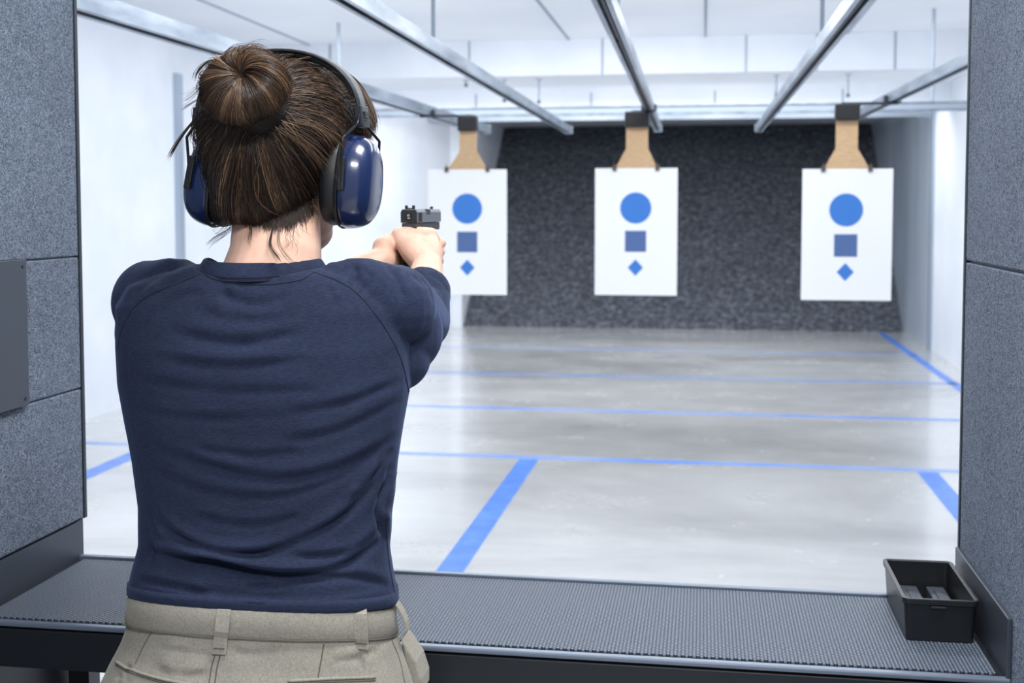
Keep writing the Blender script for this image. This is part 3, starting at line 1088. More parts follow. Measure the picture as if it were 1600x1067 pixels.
# ---- trousers
mb = MB()
mb.rings([tilt(ring(925, 220, 614, 1.594, .106, .103)), tilt(ring(972, 214, 618, 1.594, .111, .106)), ring(1000, 203, 628, 1.592, .115, .108),
          ring(1030, 188, 640, 1.590, .121, .110), ring(1067, 170, 652, 1.588, .126, .112), oval((pc.x, 1.585, .84), .203, .114, 48, 2.3), oval((pc.x, 1.583, .80), .205, .112, 48, 2.3), oval((pc.x, 1.585, .765), .19, .10, 48, 2.3)])
for s_, X_ in ((-1, pc.x - .092), (1, pc.x + .092)):
    mb.rings([oval((X_, 1.585, .82), .105, .108, 32), oval((X_, 1.588, .70), .100, .102, 32), oval((X_ + s_ * .005, 1.60, .50), .080, .085, 32),
              oval((X_ + s_ * .01, 1.588, .30), .070, .075, 32), oval((X_ + s_ * .015, 1.585, .06), .062, .070, 32)])
trs = fused(mb, 'trousers', 0.0042, 3, M['khaki'], person)
folds(trs.data, [([(250, 1012), (320, 1022), (330, 1018)], -.002, 6), ([(360, 1015), (400, 1022), (450, 1010)], -.0022, 6), ([(205, 1040), (180, 1062)], -.003, 6),
                 ([(520, 1035), (560, 1028), (600, 1010)], -.002, 7), ([(240, 1045), (290, 1056), (330, 1050)], -.002, 7)], 0.0022, (14, 14, 14))
bt = surf_bvh(trs)
for poly in ([(238, 986), (224, 1010), (212, 1036)], [(506, 1006), (502, 1030), (496, 1062)], [(336, 1024), (330, 1045), (326, 1075)],
             [(612, 1000), (624, 1030), (632, 1066)], [(344, 1024), (339, 1045), (335, 1075)]):
    p_ = on_surface(bt, poly, 0.0001)
    if len(p_) > 3:
        MB().tube(p_, 0.0009, 6).build('seam', M['khakiseam'], trs, smooth=True)
for poly in ([(182, 1034), (205, 1046), (250, 1060), (300, 1070)], [(450, 1064), (520, 1060), (586, 1058)]):
    p_ = on_surface(bt, poly, 0.0008)
    p2 = on_surface(bt, [(a, b_ + 5) for a, b_ in poly], 0.0008)
    MB().tube(p_, 0.0022, 6).build('pocket_welt', M['khaki'], trs, smooth=True)
    if len(p2) > 3:
        MB().tube(p2, 0.0010, 6).build('pocket_seam', M['khakiseam'], trs, smooth=True)


zsd = (atY(213, 976, 1.6).z + atY(621, 984, 1.6).z) / 2
zbk = atY(415, 1001, 1.478).z - zsd


def wring(off, z, n=64, zb=0.0):
    a = ring(975, 213, 619, 1.594, .1115, .1065, n=n)
    c_ = Vector((sum(p.x for p in a) / n, 1.594, 0))
    out = []
    for p in a:
        d = Vector((p.x, p.y, 0)) - c_
        d2 = d.normalized() * (d.length + off)
        q = c_ + d2
        out.append(Vector((q.x, q.y, z + zb * max(0, -d.y / .11))))
    return out


wb = MB().rings([wring(.0015, zsd, zb=zbk), wring(.0035, zsd + .002, zb=zbk), wring(.0020, zsd + .036, zb=zbk), wring(.0, zsd + .039, zb=zbk), wring(-.004, zsd + .039, zb=zbk), wring(-.004, zsd, zb=zbk)], closed=True)
wbo = wb.build('waistband', M['khaki'], trs, smooth=True)
w_ = wring(.0040, zsd + .0005, zb=zbk)
MB().tube(w_ + [w_[0]], .0009, 6).build('waistband_seam', M['khakiseam'], wbo, smooth=True)
bw = surf_bvh(wbo)


def loop(px, top, bot, slant=0, wdt=.019):
    p = []
    for k in range(9):
        t = k / 8
        q = (px + slant * t, top + (bot - top) * t)
        d = ray(*q).normalized()
        h_ = bw.ray_cast(Vector((0, 0, CZ)), d)
        h2 = bt.ray_cast(Vector((0, 0, CZ)), d)
        c_ = [h for h in (h_, h2) if h[0] is not None]
        if not c_:
            continue
        h = min(c_, key=lambda u: (u[0] - Vector((0, 0, CZ))).length)
        p.append(h[0] - d * (.0034 + .003 * math.sin(PI * t)))
    mb = MB()
    rings = []
    for q in p:
        s_ = Vector((1, 0, 0)) * wdt / 2
        f = Vector((0, -.0015, 0))
        rings.append([q - s_ + f, q + s_ + f, q + s_ - f, q - s_ - f])
    mb.rings(rings)
    lo = mb.build('belt_loop', M['khaki'], trs, bevel=.0006)
    q = p[-2]
    MB().box(q + Vector((0, -.0022, .001)), (wdt * .8, .0012, .0010)).build('bar_tack', M['khakiseam'], lo)


loop(350, 952, 1022, -8)
loop(562, 950, 1014, 3)
for px, py0, py1, sx in ((213, 932, 984, -1), (621, 942, 996, 1)):
    a, c_ = atY(px, py0, 1.60), atY(px + sx * 8, py1, 1.60)
    md = (a + c_) / 2 + Vector((sx * .004, 0, .004))
    mb = MB()
    rings = []
    for q, dx in ((a, 0), (a.lerp(c_, .25), sx * .006), (a.lerp(c_, .5), sx * .009), (a.lerp(c_, .75), sx * .008), (c_, 0)):
        q = q + Vector((dx, 0, 0))
        f, h_ = Vector((0, .009, 0)), Vector((.0013, 0, 0))
        rings.append([q - f - h_, q - f + h_, q + f + h_, q + f - h_])
    mb.rings(rings).build('belt_loop', M['khaki'], trs, bevel=.0005)
# open pocket flap at the right hip
pts = [atY(x, y, 1.62) for x, y in ((626, 1000), (636, 1012), (650, 1034), (659, 1062), (659, 1085), (640, 1085), (634, 1040))]
MB().prism(pts, (0, .05, 0)).build('pocket_flap', M['khaki'], trs, bevel=.003)
# shoes
for s_, X_ in ((-1, pc.x - .092), (1, pc.x + .092)):
    mb = MB()
    ang = -s_ * .15
    secs = [(-.085, .030, .034, .06), (-.06, .036, .050, .085), (-.01, .038, .052, .09), (.05, .040, .040, .07), (.10, .047, .030, .05), (.15, .043, .024, .04), (.185, .024, .018, .03)]
    rings = []
    for y, hw, hz_, _ in secs:
        c_ = Vector((X_ + s_ * .015 - math.sin(ang) * y, 1.585 + math.cos(ang) * y, .012 + hz_))
        rings.append([c_ + Vector((hw * math.cos(t), 0, hz_ * math.sin(t))) for t in (2 * PI * i / 20 for i in range(20))])
    mb.rings(rings)
    sh = mb.build('shoe', M['shoe'], person, smooth=True)
    mb = MB()
    o_ = []
    for i in range(28):
        t = 2 * PI * i / 28
        y = .05 + .145 * math.sin(t)
        x = (.045 if y > .05 else .038) * math.cos(t)
        o_.append(Vector((X_ + s_ * .015 + x * math.cos(ang) - math.sin(ang) * y, 1.585 + y * math.cos(ang) + x * math.sin(ang), 0)))
    mb.prism(o_, (0, 0, .022)).build('sole', M['blackrubber'], sh, bevel=.003)

# ---- hair: a shaped mass, thousands of strands drawn back into a bun, loose wisps
def hair_mat(name, dark, mid, light):
    m = mat(name, mid, 0.38, 0, 0.45)
    N, L, b = nodes(m)
    at = N.new('ShaderNodeAttribute')
    at.attribute_name = 'tint'
    r = ramp(m, at.outputs['Fac'], [(0.0, dark), (0.55, mid), (0.85, light), (1.0, lin(164, 130, 98))])
    L.new(r.outputs[0], b.inputs['Base Color'])
    return m


M['hair'] = hair_mat('brown_hair', lin(28, 21, 17), lin(56, 42, 33), lin(108, 82, 62))
M['bunhair'] = hair_mat('brown_bun_hair', lin(38, 28, 22), lin(78, 58, 44), lin(130, 100, 74))
M['hairbase'] = mat('shaded_hair_base', lin(26, 18, 14), 0.6)  # dark colour stands in for shade between strands and in the bun dimple


def strands(name, paths, tints, rad, m, parent, n=3):
    """paths (S,K,3) -> one mesh of thin tapered strands"""
    paths = np.asarray(paths, float)
    S, K, _ = paths.shape
    tan = np.gradient(paths, axis=1)
    tan /= np.linalg.norm(tan, axis=2, keepdims=True) + 1e-12
    ref = np.array([0.31, 0.55, 0.77])
    a = np.cross(tan, ref)
    a /= np.linalg.norm(a, axis=2, keepdims=True) + 1e-12
    b_ = np.cross(tan, a)
    tp = np.clip(np.minimum(np.linspace(0, 1, K) * 6, (1 - np.linspace(0, 1, K)) * 4 + .12), .12, 1)
    rad = (np.ones(S) * rad)[:, None] * tp[None]
    V = np.empty((S, K, n, 3))
    for i in range(n):
        t = 2 * PI * i / n
        V[:, :, i] = paths + (a * math.cos(t) + b_ * math.sin(t)) * rad[..., None]
    base = (np.arange(S) * K * n)[:, None, None]
    k = (np.arange(K - 1) * n)[None, :, None]
    i = np.arange(n)[None, None, :]
    j = (i + 1) % n
    q = np.stack([base + k + i, base + k + j, base + k + n + j, base + k + n + i], -1).reshape(-1)
    me = bpy.data.meshes.new(name)
    me.vertices.add(S * K * n)
    me.vertices.foreach_set('co', V.ravel())
    nf = len(q) // 4
    me.loops.add(len(q))
    me.loops.foreach_set('vertex_index', q.astype(np.int32))
    me.polygons.add(nf)
    me.polygons.foreach_set('loop_start', (np.arange(nf) * 4).astype(np.int32))
    me.update(calc_edges=True)
    me.shade_smooth()
    at = me.attributes.new('tint', 'FLOAT', 'POINT')
    at.data.foreach_set('value', np.repeat(np.asarray(tints, np.float32), K * n))
    me.materials.append(m)
    o = bpy.data.objects.new(name, me)
    COL.objects.link(o)
    o.parent = parent
    o.matrix_parent_inverse = parent.matrix_basis.inverted()
    return o


def hring(py, L_, R_, yc, bb, bf):
    return ring(py, L_, R_, yc, bb, bf, e=2.05, Y=1.625, n=40)


HR = [(99, 408, 466, 1.625, .03, .03), (106, 382, 488, 1.63, .056, .05), (124, 362, 502, 1.63, .080, .075), (143, 340, 521, 1.632, .099, .09), (168, 325, 536, 1.634, .110, .095),
      (195, 319, 543, 1.634, .116, .09), (225, 323, 538, 1.632, .115, .075), (255, 332, 521, 1.629, .110, .05), (285, 341, 505, 1.624, .101, .03), (310, 348, 497, 1.616, .091, .02),
      (328, 355, 486, 1.606, .079, .01), (341, 366, 474, 1.600, .068, .0), (349, 380, 462, 1.596, .058, -.01)]
mb = MB()
mb.rings([hring(*h_) for h_ in HR])
chain(mb, [atY(505, 118, 1.675), atY(532, 140, 1.680), atY(552, 168, 1.682), atY(557, 195, 1.682), atY(552, 216, 1.680)], [.014, .016, .0165, .0155, .012])
hair = fused(mb, 'hair', 0.004, 4, M['hairbase'], person)
hb_ = surf_bvh(hair)
H0 = Vector((hx, 1.632, 1.565))
BC = atY(382, 137, 1.492)                      # bun centre
BN = Vector((-.10, -.88, .46)).normalized()
bunbase = atY(397, 165, 1.53)
bd = (bunbase - H0).normalized()
bx = BN.cross(Vector((0, 0, 1))).normalized()
by = bx.cross(BN).normalized()


def hit(d, lift):
    h_ = hb_.ray_cast(H0 + d * 0.35, -d)
    if h_[0] is None:
        return H0 + d * .1
    return h_[0] + d * lift


paths, tints, rads = [], [], []
K = 13
rnd = random.Random(5)
NS = 15000
while len(paths) < NS:
    u = rnd.random()
    if u < 0.36:                                # nape line
        t = rnd.random()
        ax, ay, az = hx + (-.062 + .124 * t) * 1.0, 1.53 + .05 * abs(2 * t - 1) ** 2, 1.462 + .025 * abs(2 * t - 1) ** 1.5 + rnd.uniform(-.005, .012)
        d0 = (Vector((ax, ay, az)) - H0).normalized()
    elif u < 0.62:                              # behind the ears and temples
        s_ = rnd.choice((-1, 1))
        t = rnd.random()
        d0 = Vector((s_ * 1.0, .1 + .75 * t * rnd.random() - .25 * (1 - t), -.85 + 1.5 * t)).normalized()
    elif u < 0.80:                              # front hairline and crown
        a_ = rnd.uniform(-1.3, 1.3)
        d0 = Vector((math.sin(a_), .7 * math.cos(a_) + .15, .55 + .5 * rnd.random())).normalized()
    else:
        d0 = Vector((rnd.gauss(0, 1), rnd.gauss(-.3, .8), rnd.gauss(.1, .8))).normalized()
        if d0.z < -.75:
            continue
    lock = mnoise.noise(d0 * 9.0)
    lock2 = mnoise.noise(d0 * 21.0 + Vector((3, 1, 4)))
    e_ang = math.atan2((d0 - bd).dot(by), (d0 - bd).dot(bx))
    tgt = BC - BN * .012 + (bx * math.cos(e_ang) * .036 + by * math.sin(e_ang) * .032) + Vector((rnd.gauss(0, .003), rnd.gauss(0, .003), rnd.gauss(0, .003)))
    d1 = (tgt - H0).normalized()
    ang = d0.angle(d1)
    if ang > 2.75 or ang < .12:
        continue
    sd = d0.cross(d1).normalized()
    wob, wph, amp = rnd.uniform(.5, 1.3), rnd.uniform(0, 6.28), rnd.gauss(0, .035 if rnd.random() < .8 else .10) + lock * .08
    lift0 = .0006 + .0030 * max(0, lock2 + .35) + abs(rnd.gauss(0, .0010))
    if rnd.random() < .03:
        lift0 += rnd.uniform(.002, .008)
    pts = []
    for k in range(K):
        t = k / (K - 1)
        d = d0.slerp(d1, t)
        d = (d + sd * amp * math.sin(PI * t * wob + lock * 2) * math.sin(PI * t)).normalized()
        pts.append(hit(d, lift0 * (0.25 + math.sin(PI * min(1, t * 1.1 + .05)))))
    paths.append(pts)
    tints.append(min(1, max(0, .30 + .62 * lock2 + .55 * lock + rnd.gauss(0, .16))))
    rads.append(rnd.uniform(.00026, .00050))
tag(strands('hair_strands', paths, tints, np.array(rads), M['hair'], hair), kind='stuff')

# bun: coiled strands radiating from the dimple
R0, r0 = .0315, .0275
mb = MB()
rings = []
for i in range(40):
    p = 2 * PI * i / 40
    e_ = bx * math.cos(p) * 1.0 + by * math.sin(p) * .87
    rings.append([BC + e_ * (R0 + (r0 - .0025) * math.cos(q)) + BN * (r0 * 1.0 - .002) * math.sin(q) for q in (2 * PI * k / 20 for k in range(20))])
mb.rings(rings, closed=True)
mb.ellipsoid(BC - BN * .010 + by * .008, (.036, .024, .032), nu=20, nv=12)
mb.tube([BC - BN * .055, BC - BN * .01], [.040, .038], 20)
bun = fused(mb, 'bun', 0.003, 2, M['hairbase'], hair)
paths, tints, rads = [], [], []
for s_ in range(8500):
    p0 = rnd.uniform(0, 2 * PI)
    lk = mnoise.noise(Vector((math.cos(p0) * 2.6, math.sin(p0) * 2.6, 0)))
    lk2 = mnoise.noise(Vector((math.cos(p0) * 8, math.sin(p0) * 8, 5)))
    tw = .75 + .5 * lk + rnd.gauss(0, .12)
    rr = r0 * (1.0 + .05 * lk2 + .09 * lk) + rnd.gauss(0, .0007)
    if rnd.random() < .02:
        rr += rnd.uniform(.001, .005)
    th0, th1 = PI * rnd.uniform(.93, 1.12), -PI * rnd.uniform(.10, .42)
    pts = []
    for k in range(15):
        t = k / 14
        q = th0 + (th1 - th0) * t
        p = p0 + tw * (t - .3) + .12 * lk2 * math.sin(4 * t)
        e_ = bx * math.cos(p) + by * math.sin(p) * .87
        # the dimple sits a little high and to the left of the coil
        off = (by * .006 - bx * .003 * 0) * max(0, -math.cos(q)) if False else by * (.0105 * (1 + math.cos(q - PI)) / 2)
        pts.append(BC + e_ * (R0 + rr * math.cos(q)) + BN * rr * math.sin(q) + off)
    paths.append(pts)
    tints.append(min(1, max(0, .42 + .55 * lk2 + .35 * lk + rnd.gauss(0, .17))))
    rads.append(rnd.uniform(.00028, .00052))
tag(strands('bun_strands', paths, tints, np.array(rads), M['bunhair'], bun), kind='stuff')

# stray wisps
paths, tints, rads = [], [], []


def wisp(poly, Y, jitter, cnt, r_=.00028, tint=.3):
    pl = curve_pts(poly, 5)
    idx = np.linspace(0, len(pl) - 1, 14)
    for _ in range(cnt):
        jx, jy, jz = rnd.gauss(0, jitter), rnd.gauss(0, jitter), rnd.gauss(0, .004)
        sp = rnd.uniform(.3, 1.4)
        L0 = rnd.uniform(.75, 1.0)
        pts = []
        for n_, i in enumerate(idx * L0):
            a = int(min(i, len(pl) - 2))
            q = pl[a] + (pl[a + 1] - pl[a]) * (i - a)
            t = n_ / 13
            pts.append(atY(q[0] + jx * (.3 + sp * t), q[1] + jy * (.3 + sp * t), (Y[0] + (Y[1] - Y[0]) * t) + jz * t))
        paths.append(pts)
        tints.append(max(0, tint + rnd.gauss(0, .12)))
        rads.append(r_ * rnd.uniform(.7, 1.2))


wisp([(312, 178), (300, 192), (284, 212), (270, 234), (262, 252)], (1.56, 1.56), 1.4, 26, .0004, .1)
wisp([(310, 186), (304, 200), (300, 214), (306, 228)], (1.55, 1.56), 2.5, 14, .0003, .1)
wisp([(340, 92), (322, 98), (308, 112), (303, 128)], (1.49, 1.49), 2.5, 16, .0003, .35)
wisp([(325, 112), (305, 140), (290, 152), (278, 156)], (1.49, 1.50), 5, 10, .0002, .4)
wisp([(318, 150), (300, 160), (290, 166), (280, 170)], (1.49, 1.50), 5, 8, .0002, .4)
wisp([(376, 80), (392, 70), (408, 70), (424, 80)], (1.48, 1.50), 4, 12, .0002, .4)
wisp([(350, 84), (368, 72), (388, 72), (402, 66)], (1.48, 1.50), 4, 8, .0002, .4)
wisp([(430, 345), (424, 365), (422, 385), (434, 402), (440, 410)], (1.535, 1.515), 1.8, 16, .0003, .15)
wisp([(436, 345), (434, 372), (440, 392), (456, 410), (470, 420)], (1.535, 1.51), 2.5, 7, .00024, .5)
wisp([(366, 345), (356, 360), (336, 372), (322, 386)], (1.56, 1.56), 3, 14, .00024, .15)
wisp([(358, 342), (350, 356), (340, 366), (330, 362)], (1.56, 1.56), 4, 9, .00024, .15)
wisp([(388, 348), (390, 362), (386, 376), (392, 388)], (1.54, 1.53), 4, 12, .00022, .2)
wisp([(460, 350), (456, 366), (462, 380), (452, 392)], (1.54, 1.53), 6, 10, .0002, .2)
wisp([(500, 110), (520, 116), (540, 130), (556, 150)], (1.56, 1.60), 7, 10, .0002, .5)
wisp([(455, 190), (500, 200), (535, 225), (548, 250)], (1.53, 1.56), 9, 14, .0002, .7)
wisp([(440, 200), (470, 220), (500, 250), (520, 280)], (1.51, 1.54), 10, 14, .0002, .7)
wisp([(520, 100), (556, 130), (574, 163), (582, 192), (576, 222)], (1.70, 1.69), 3.5, 220, .0004, .55)
wisp([(530, 120), (552, 150), (566, 180), (574, 205), (566, 232)], (1.69, 1.68), 5, 160, .0005, .5)
for _ in range(70):                             # short flyaways round the bun
    a = rnd.uniform(0, 2 * PI)
    ex, ey = 384 + 70 * math.cos(a), 134 - 60 * math.sin(a)
    l_ = rnd.uniform(6, 18)
    b2 = a + rnd.uniform(.4, 1.1) * rnd.choice((-1, 1))
    wisp([(ex - 4 * math.cos(a), ey + 4 * math.sin(a)), (ex + .5 * l_ * math.cos(b2), ey - .5 * l_ * math.sin(b2)), (ex + l_ * math.cos(b2 + .4), ey - l_ * math.sin(b2 + .4))], (1.485, 1.49), 1, 1, .0002, .4)
tag(strands('loose_strands', paths, tints, np.array(rads), M['bunhair'], hair), kind='stuff')

# fine short hairs at the nape
bb_ = surf_bvh(body)
paths, tints, rads = [], [], []
while len(paths) < 420:
    x = rnd.gauss(430, 34)
    if not 362 < x < 500:
        continue
    edge = 350 - ((x - 430) / 70) ** 2 * 22
    y0 = edge - rnd.uniform(6, 18)
    L_ = abs(rnd.gauss(0, 13)) + 8
    sl_x = (x - 425) * -.05 + rnd.gauss(0, 5)
    pts = []
    for k in range(8):
        t = k / 7
        dd = ray(x + sl_x * t + 2 * math.sin(3 * t), y0 + L_ * t).normalized()
        h_ = bb_.ray_cast(Vector((0, 0, CZ)), dd)
        if h_[0] is None:
            break
        pts.append(h_[0] + h_[1] * (.0006 + .0012 * math.sin(PI * t) + (.003 * (1 - t) ** 3)))
    if len(pts) == 8:
        paths.append(pts)
        tints.append(rnd.uniform(.2, .8))
        rads.append(rnd.uniform(.00009, .00018))
while len(paths) < 1900:                        # hair lifting off the neck into the mass above
    x = rnd.gauss(428, 40)
    if not 358 < x < 497:
        continue
    edge = 357 - abs((x - 428) / 70) ** 2 * 20 + rnd.gauss(0, 4) + 9 * mnoise.noise(Vector((x * .07, 1, 1))) - (6 if rnd.random() < .5 else 0)
    x1_ = x + (400 - x) * .12 + rnd.gauss(0, 5)
    pts = []
    for k in range(8):
        t = k / 7
        dd = ray(x + (x1_ - x) * t, edge + (300 - edge) * t * .8).normalized()
        hs = [h for h in (bb_.ray_cast(Vector((0, 0, CZ)), dd), hb_.ray_cast(Vector((0, 0, CZ)), dd)) if h[0] is not None]
        if not hs:
            break
        h_ = min(hs, key=lambda q: q[3])
        pts.append(h_[0] - dd * (.0005 + .0045 * t))
    if len(pts) == 8:
        paths.append(pts)
        tints.append(min(1, max(0, .12 + rnd.gauss(0, .2))))
        rads.append(rnd.uniform(.00018, .00036))
tag(strands('nape_strands', paths, tints, np.array(rads), M['hair'], hair), kind='stuff')

# ------------------------------------------------------------------ ear defenders
M['cup'] = mat('glossy_navy_plastic', lin(16, 33, 72), 0.22, 0, 0.6, **{'Coat Weight': 0.6, 'Coat Roughness': 0.05})
M['pad'] = mat('black_vinyl_pad', lin(18, 19, 22), 0.5)
M['band'] = mat('black_band', lin(22, 26, 34), 0.42)
M['wire'] = mat('black_steel_wire', lin(40, 42, 48), 0.3, 0.7)
ear = empty('ear_defenders', (hx, 1.63, 1.536), 'blue ear defenders with black headband worn over the brown hair bun', 'ear defenders')
ac = atY(438, 184, 1.63)
rx_, rz_ = 139 * 1.63 / FPX, 109 * 1.63 / FPX
rngs, rngi = [], []
NA = 40
for i in range(NA + 1):
    t = PI * (.0 + i / NA)
    c_, s_ = math.cos(t), math.sin(t)
    p = Vector((ac.x + rx_ * math.copysign(abs(c_) ** .92, c_), 1.63, ac.z + rz_ * s_ ** .92))
    n_ = Vector((c_ * rz_, 0, s_ * rx_)).normalized()
    wv = Vector((0, .0165 + .004 * s_, 0))
    tk_ = .0045
    rngs.append([p - wv - n_ * tk_, p - wv * 1.0 - n_ * tk_ * .2, p - wv * .72 + n_ * .001, p + wv * .72 + n_ * .001, p + wv - n_ * tk_ * .2, p + wv - n_ * tk_])
    if 4 <= i <= NA - 4:
        w2 = wv * .82
        rngi.append([p - w2 - n_ * tk_, p + w2 - n_ * tk_, p + w2 * .85 - n_ * (tk_ + .007), p - w2 * .85 - n_ * (tk_ + .007)])
MB().rings(rngs).build('headband', M['band'], ear, smooth=False, bevel=.0012)
MB().rings(rngi).build('band_padding', M['pad'], ear, bevel=.002)


def side(sg, Xin, Xrim, Xout, tiltang, cpy, wire_px):
    cz_ = atY(545, cpy, 1.63).z
    C0 = Vector(((Xin + Xout) / 2, 1.63, cz_))
    Rm = Matrix.Rotation(tiltang, 3, 'Y')
    hy, hz_ = .0500, .0655

    def R(x, sc, scz=None, e=2.25, n=44):
        scz = sc if scz is None else scz
        out = []
        for i in range(n):
            t = 2 * PI * i / n
            c_, s_ = math.cos(t), math.sin(t)
            egg = 1 - .06 * s_
            q = Vector((x - C0.x, hy * sc * egg * math.copysign(abs(c_) ** (2 / e), c_), hz_ * scz * math.copysign(abs(s_) ** (2 / e), s_)))
            out.append(C0 + Rm @ q)
        return out
    d = Xout - Xrim
    cup = MB().rings([R(Xrim, .97), R(Xrim + d * .04, 1.0), R(Xrim + d * .30, 1.0), R(Xrim + d * .55, .955), R(Xrim + d * .74, .87), R(Xrim + d * .86, .76), R(Xrim + d * .94, .63), R(Xrim + d * .985, .46), R(Xout, .26)]).build('ear_cup', M['cup'], ear, smooth=True)
    cup.modifiers.new('s', 'SUBSURF').levels = 1
    cup.modifiers['s'].render_levels = 2
    dp = Xrim - Xin
    pad = MB().rings([R(Xin + dp * .05, .62), R(Xin, .80), R(Xin + dp * .12, .90), R(Xin + dp * .45, .955), R(Xin + dp * .8, .94), R(Xin + dp * .97, .90)]).build('cushion', M['pad'], ear, smooth=True)
    MB().rings([R(Xrim - dp * .12, .99), R(Xrim + d * .0, 1.012), R(Xrim + d * .03, 1.012), R(Xrim + d * .03, .98), R(Xrim - dp * .12, .96)], closed=True).build('backing_ring', M['pad'], cup, bevel=.0005)
    # slider block at the end of the band
    sl = Vector((ac.x + sg * rx_ * .998, 1.63, ac.z - .004))
    sb = MB().box(sl + Vector((-sg * .002, 0, .004)), (.012, .034, .030), Matrix.Rotation(sg * -.12, 3, 'Y')).build('slider', M['band'], ear, bevel=.002)
    MB().box(sl + Vector((sg * .0045, 0, .006)), (.003, .018, .010)).build('slider_button', M['pad'], sb, bevel=.0008)
    for ridge in (-1, 0, 1):
        MB().box(sl + Vector((sg * .0046, 0, -.004 + ridge * .0028)), (.0025, .022, .0012)).build('slider_ridge', M['pad'], sb)
    # two bent wires down to the cup pivots
    for dy, (ox) in ((-1, 0), (1, 0)):
        yo = .0485 if (sg > 0 and dy > 0) else .0530
        xk = (.18 if dy < 0 else .66) if sg > 0 else .60
        if sg < 0:
            yo = .0500
        top_ = sl + Vector((-sg * .001, dy * .012, .014))
        px0 = C0 + Rm @ Vector((Xrim + d * xk - C0.x, dy * yo, .0))
        p1 = sl + Vector((-sg * .002, dy * .020, -.006))
        p2 = Vector((px0.x + sg * .003, 1.63 + dy * (yo + .001), cz_ + .058))
        p3 = Vector((px0.x + sg * .001, 1.63 + dy * (yo + .0015), cz_ + .030))
        p4 = Vector((px0.x, 1.63 + dy * (yo + .001), cz_ - .006))
        pts = [top_, p1, p1.lerp(p2, .5), p2, p3, p4]
        fine = []
        for a, b_ in zip(pts[:-1], pts[1:]):
            fine += [a.lerp(b_, k / 4) for k in range(4)]
        fine.append(pts[-1])
        wv_ = MB().tube(fine, .0021, 8).build('wire', M['wire'], ear, smooth=True)
        MB().box((px0.x, 1.63 + dy * yo, cz_ + .010), (.0095, .006, .046), Rm).build('pivot_clip', M['pad'], wv_, bevel=.0015)


side(1, -.518, -.491, -.444, .07, 284, None)
side(-1, -.648, -.672, -.718, .20, 281, None)

# ------------------------------------------------------------------ pistol
M['slide'] = mat('blued_slide_steel', lin(98, 104, 114), 0.45, 0.4)
M['polymer'] = mat('black_polymer', lin(30, 32, 36), 0.55)
M['sight'] = mat('sight_black', lin(16, 17, 19), 0.5)
M['mark'] = mat('white_mark', lin(190, 194, 200), 0.6)
gun = empty('pistol', GX + Vector((0, .04, 0)), 'compact black pistol held in both hands, pointing at the left target', 'pistol')
gx, gy, gz = GX
xs = .0158
L0, L1 = gy - .010, gy + .185
prof = [(-xs, .013), (-xs, .032), (-xs + .003, .0375), (xs - .003, .0375), (xs, .032), (xs, .013)]
MB().prism([(gx + x, L0, gz + z) for x, z in prof], (0, L1 - L0, 0)).build('slide', M['slide'], gun, bevel=.0012)
sl_ = gun.children[0]
MB().prism([(gx + x * .93, L0 - .0015, gz + .025 + (z - .025) * .92) for x, z in prof], (0, .0015, 0)).build('back_plate', M['polymer'], sl_, bevel=.0005)
MB().box((gx, L0 - .0018, gz + .0245), (.0125, .001, .012)).build('plate_recess', M['sight'], sl_, bevel=.0004)
mk = MB()
for (dx, dz, w_, h_) in ((-.0012, .0275, .0034, .0009), (.0008, .0262, .0009, .0026), (-.0008, .0250, .0026, .0008), (-.0026, .0255, .0008, .0014), (0, .0216, .0052, .0008), (-.0014, .0204, .0014, .0007), (.0014, .0204, .0014, .0007)):
    mk.box((gx + dx, L0 - .0024, gz + dz), (w_, .0003, h_))
mk.build('plate_mark', M['mark'], sl_)
for i in range(7):
    MB().box((gx + xs + .0001, L0 + .008 + i * .0042, gz + .023), (.0008, .0016, .017)).build('serration', M['sight'], sl_)
    MB().box((gx - xs - .0001, L0 + .008 + i * .0042, gz + .023), (.0008, .0016, .017)).build('serration', M['sight'], sl_)
MB().box((gx + xs - .0045, gy + .076, gz + .0325), (.010, .030, .0105)).build('ejection_port', M['sight'], sl_, bevel=.0008)
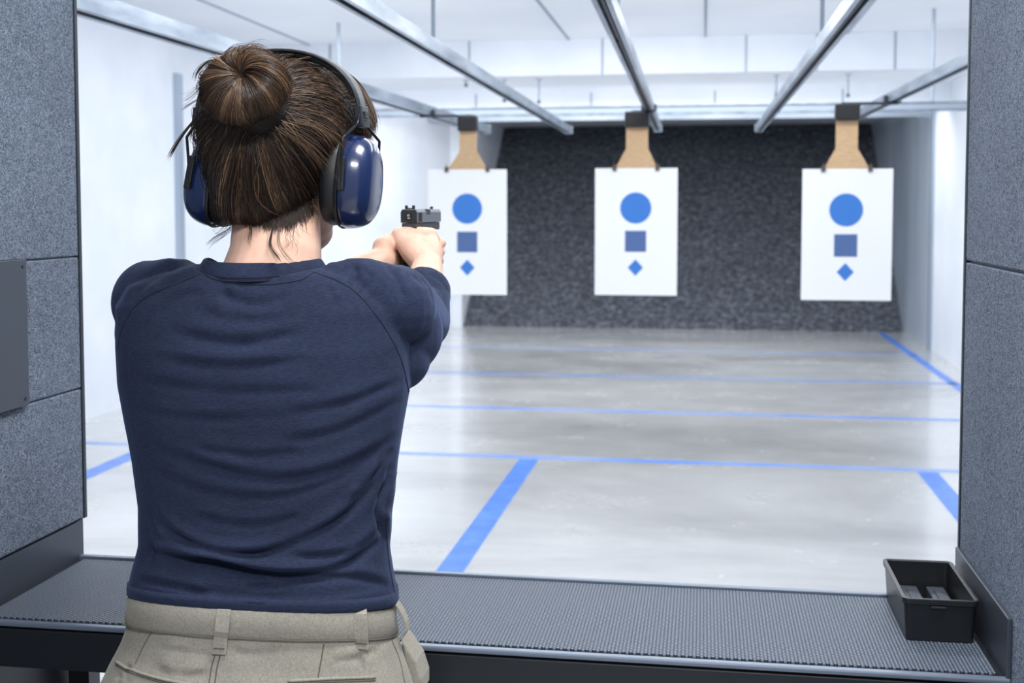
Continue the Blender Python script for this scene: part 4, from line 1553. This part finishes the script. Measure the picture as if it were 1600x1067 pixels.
for s_ in (-1, 1):
    MB().box((gx + s_ * .0065, L0 + .008, gz + .0405), (.0042, .009, .008)).build('rear_sight', M['sight'], sl_, bevel=.0012)
MB().box((gx, L0 + .008, gz + .0383), (.017, .009, .003)).build('rear_sight', M['sight'], sl_, bevel=.0006)
MB().box((gx, L1 - .012, gz + .0395), (.0045, .009, .006)).build('front_sight', M['sight'], sl_, bevel=.0008)
MB().tube([(gx, L1 - .002, gz + .026), (gx, L1 + .003, gz + .026)], .0065, 20).build('barrel', M['slide'], gun, smooth=False)
fr = MB()
fr.prism([(gx - .0135, gy - .010, gz + .0125), (gx - .0135, gy - .012, gz + .004), (gx - .0135, gy - .002, gz - .002), (gx - .0135, L1 - .004, gz - .002), (gx - .0135, L1 - .001, gz + .003), (gx - .0135, L1 - .001, gz + .0125)], (.027, 0, 0))
fr.build('frame', M['polymer'], gun, bevel=.0014)
gr = MB().prism([(gx - .0125, gy + .002, gz + .002), (gx - .0125, gy + .052, gz + .002), (gx - .0125, gy + .044, gz - .04), (gx - .0125, gy + .034, gz - .098), (gx - .0125, gy - .016, gz - .098), (gx - .0125, gy - .006, gz - .045)], (.025, 0, 0))
gr.build('grip', M['polymer'], gun, bevel=.004, seg=3)
MB().tube([(gx, gy + .050, gz - .022), (gx, gy + .070, gz - .028), (gx, gy + .092, gz - .024), (gx, gy + .100, gz - .012), (gx, gy + .102, gz + .0)], .0035, 8).build('trigger_guard', M['polymer'], gun, smooth=True)
MB().tube([(gx, gy + .072, gz + .0), (gx, gy + .070, gz - .010), (gx, gy + .075, gz - .018)], .0028, 8).build('trigger', M['sight'], gun, smooth=True)
MB().box((gx + .0142, gy + .040, gz + .006), (.0018, .014, .005)).build('slide_stop', M['sight'], gun, bevel=.0006)
MB().box((gx + .0140, gy + .092, gz + .004), (.0014, .010, .004)).build('takedown_lever', M['sight'], gun, bevel=.0005)
MB().box((gx - .0142, gy + .040, gz + .006), (.0018, .020, .004)).build('slide_stop', M['sight'], gun, bevel=.0006)
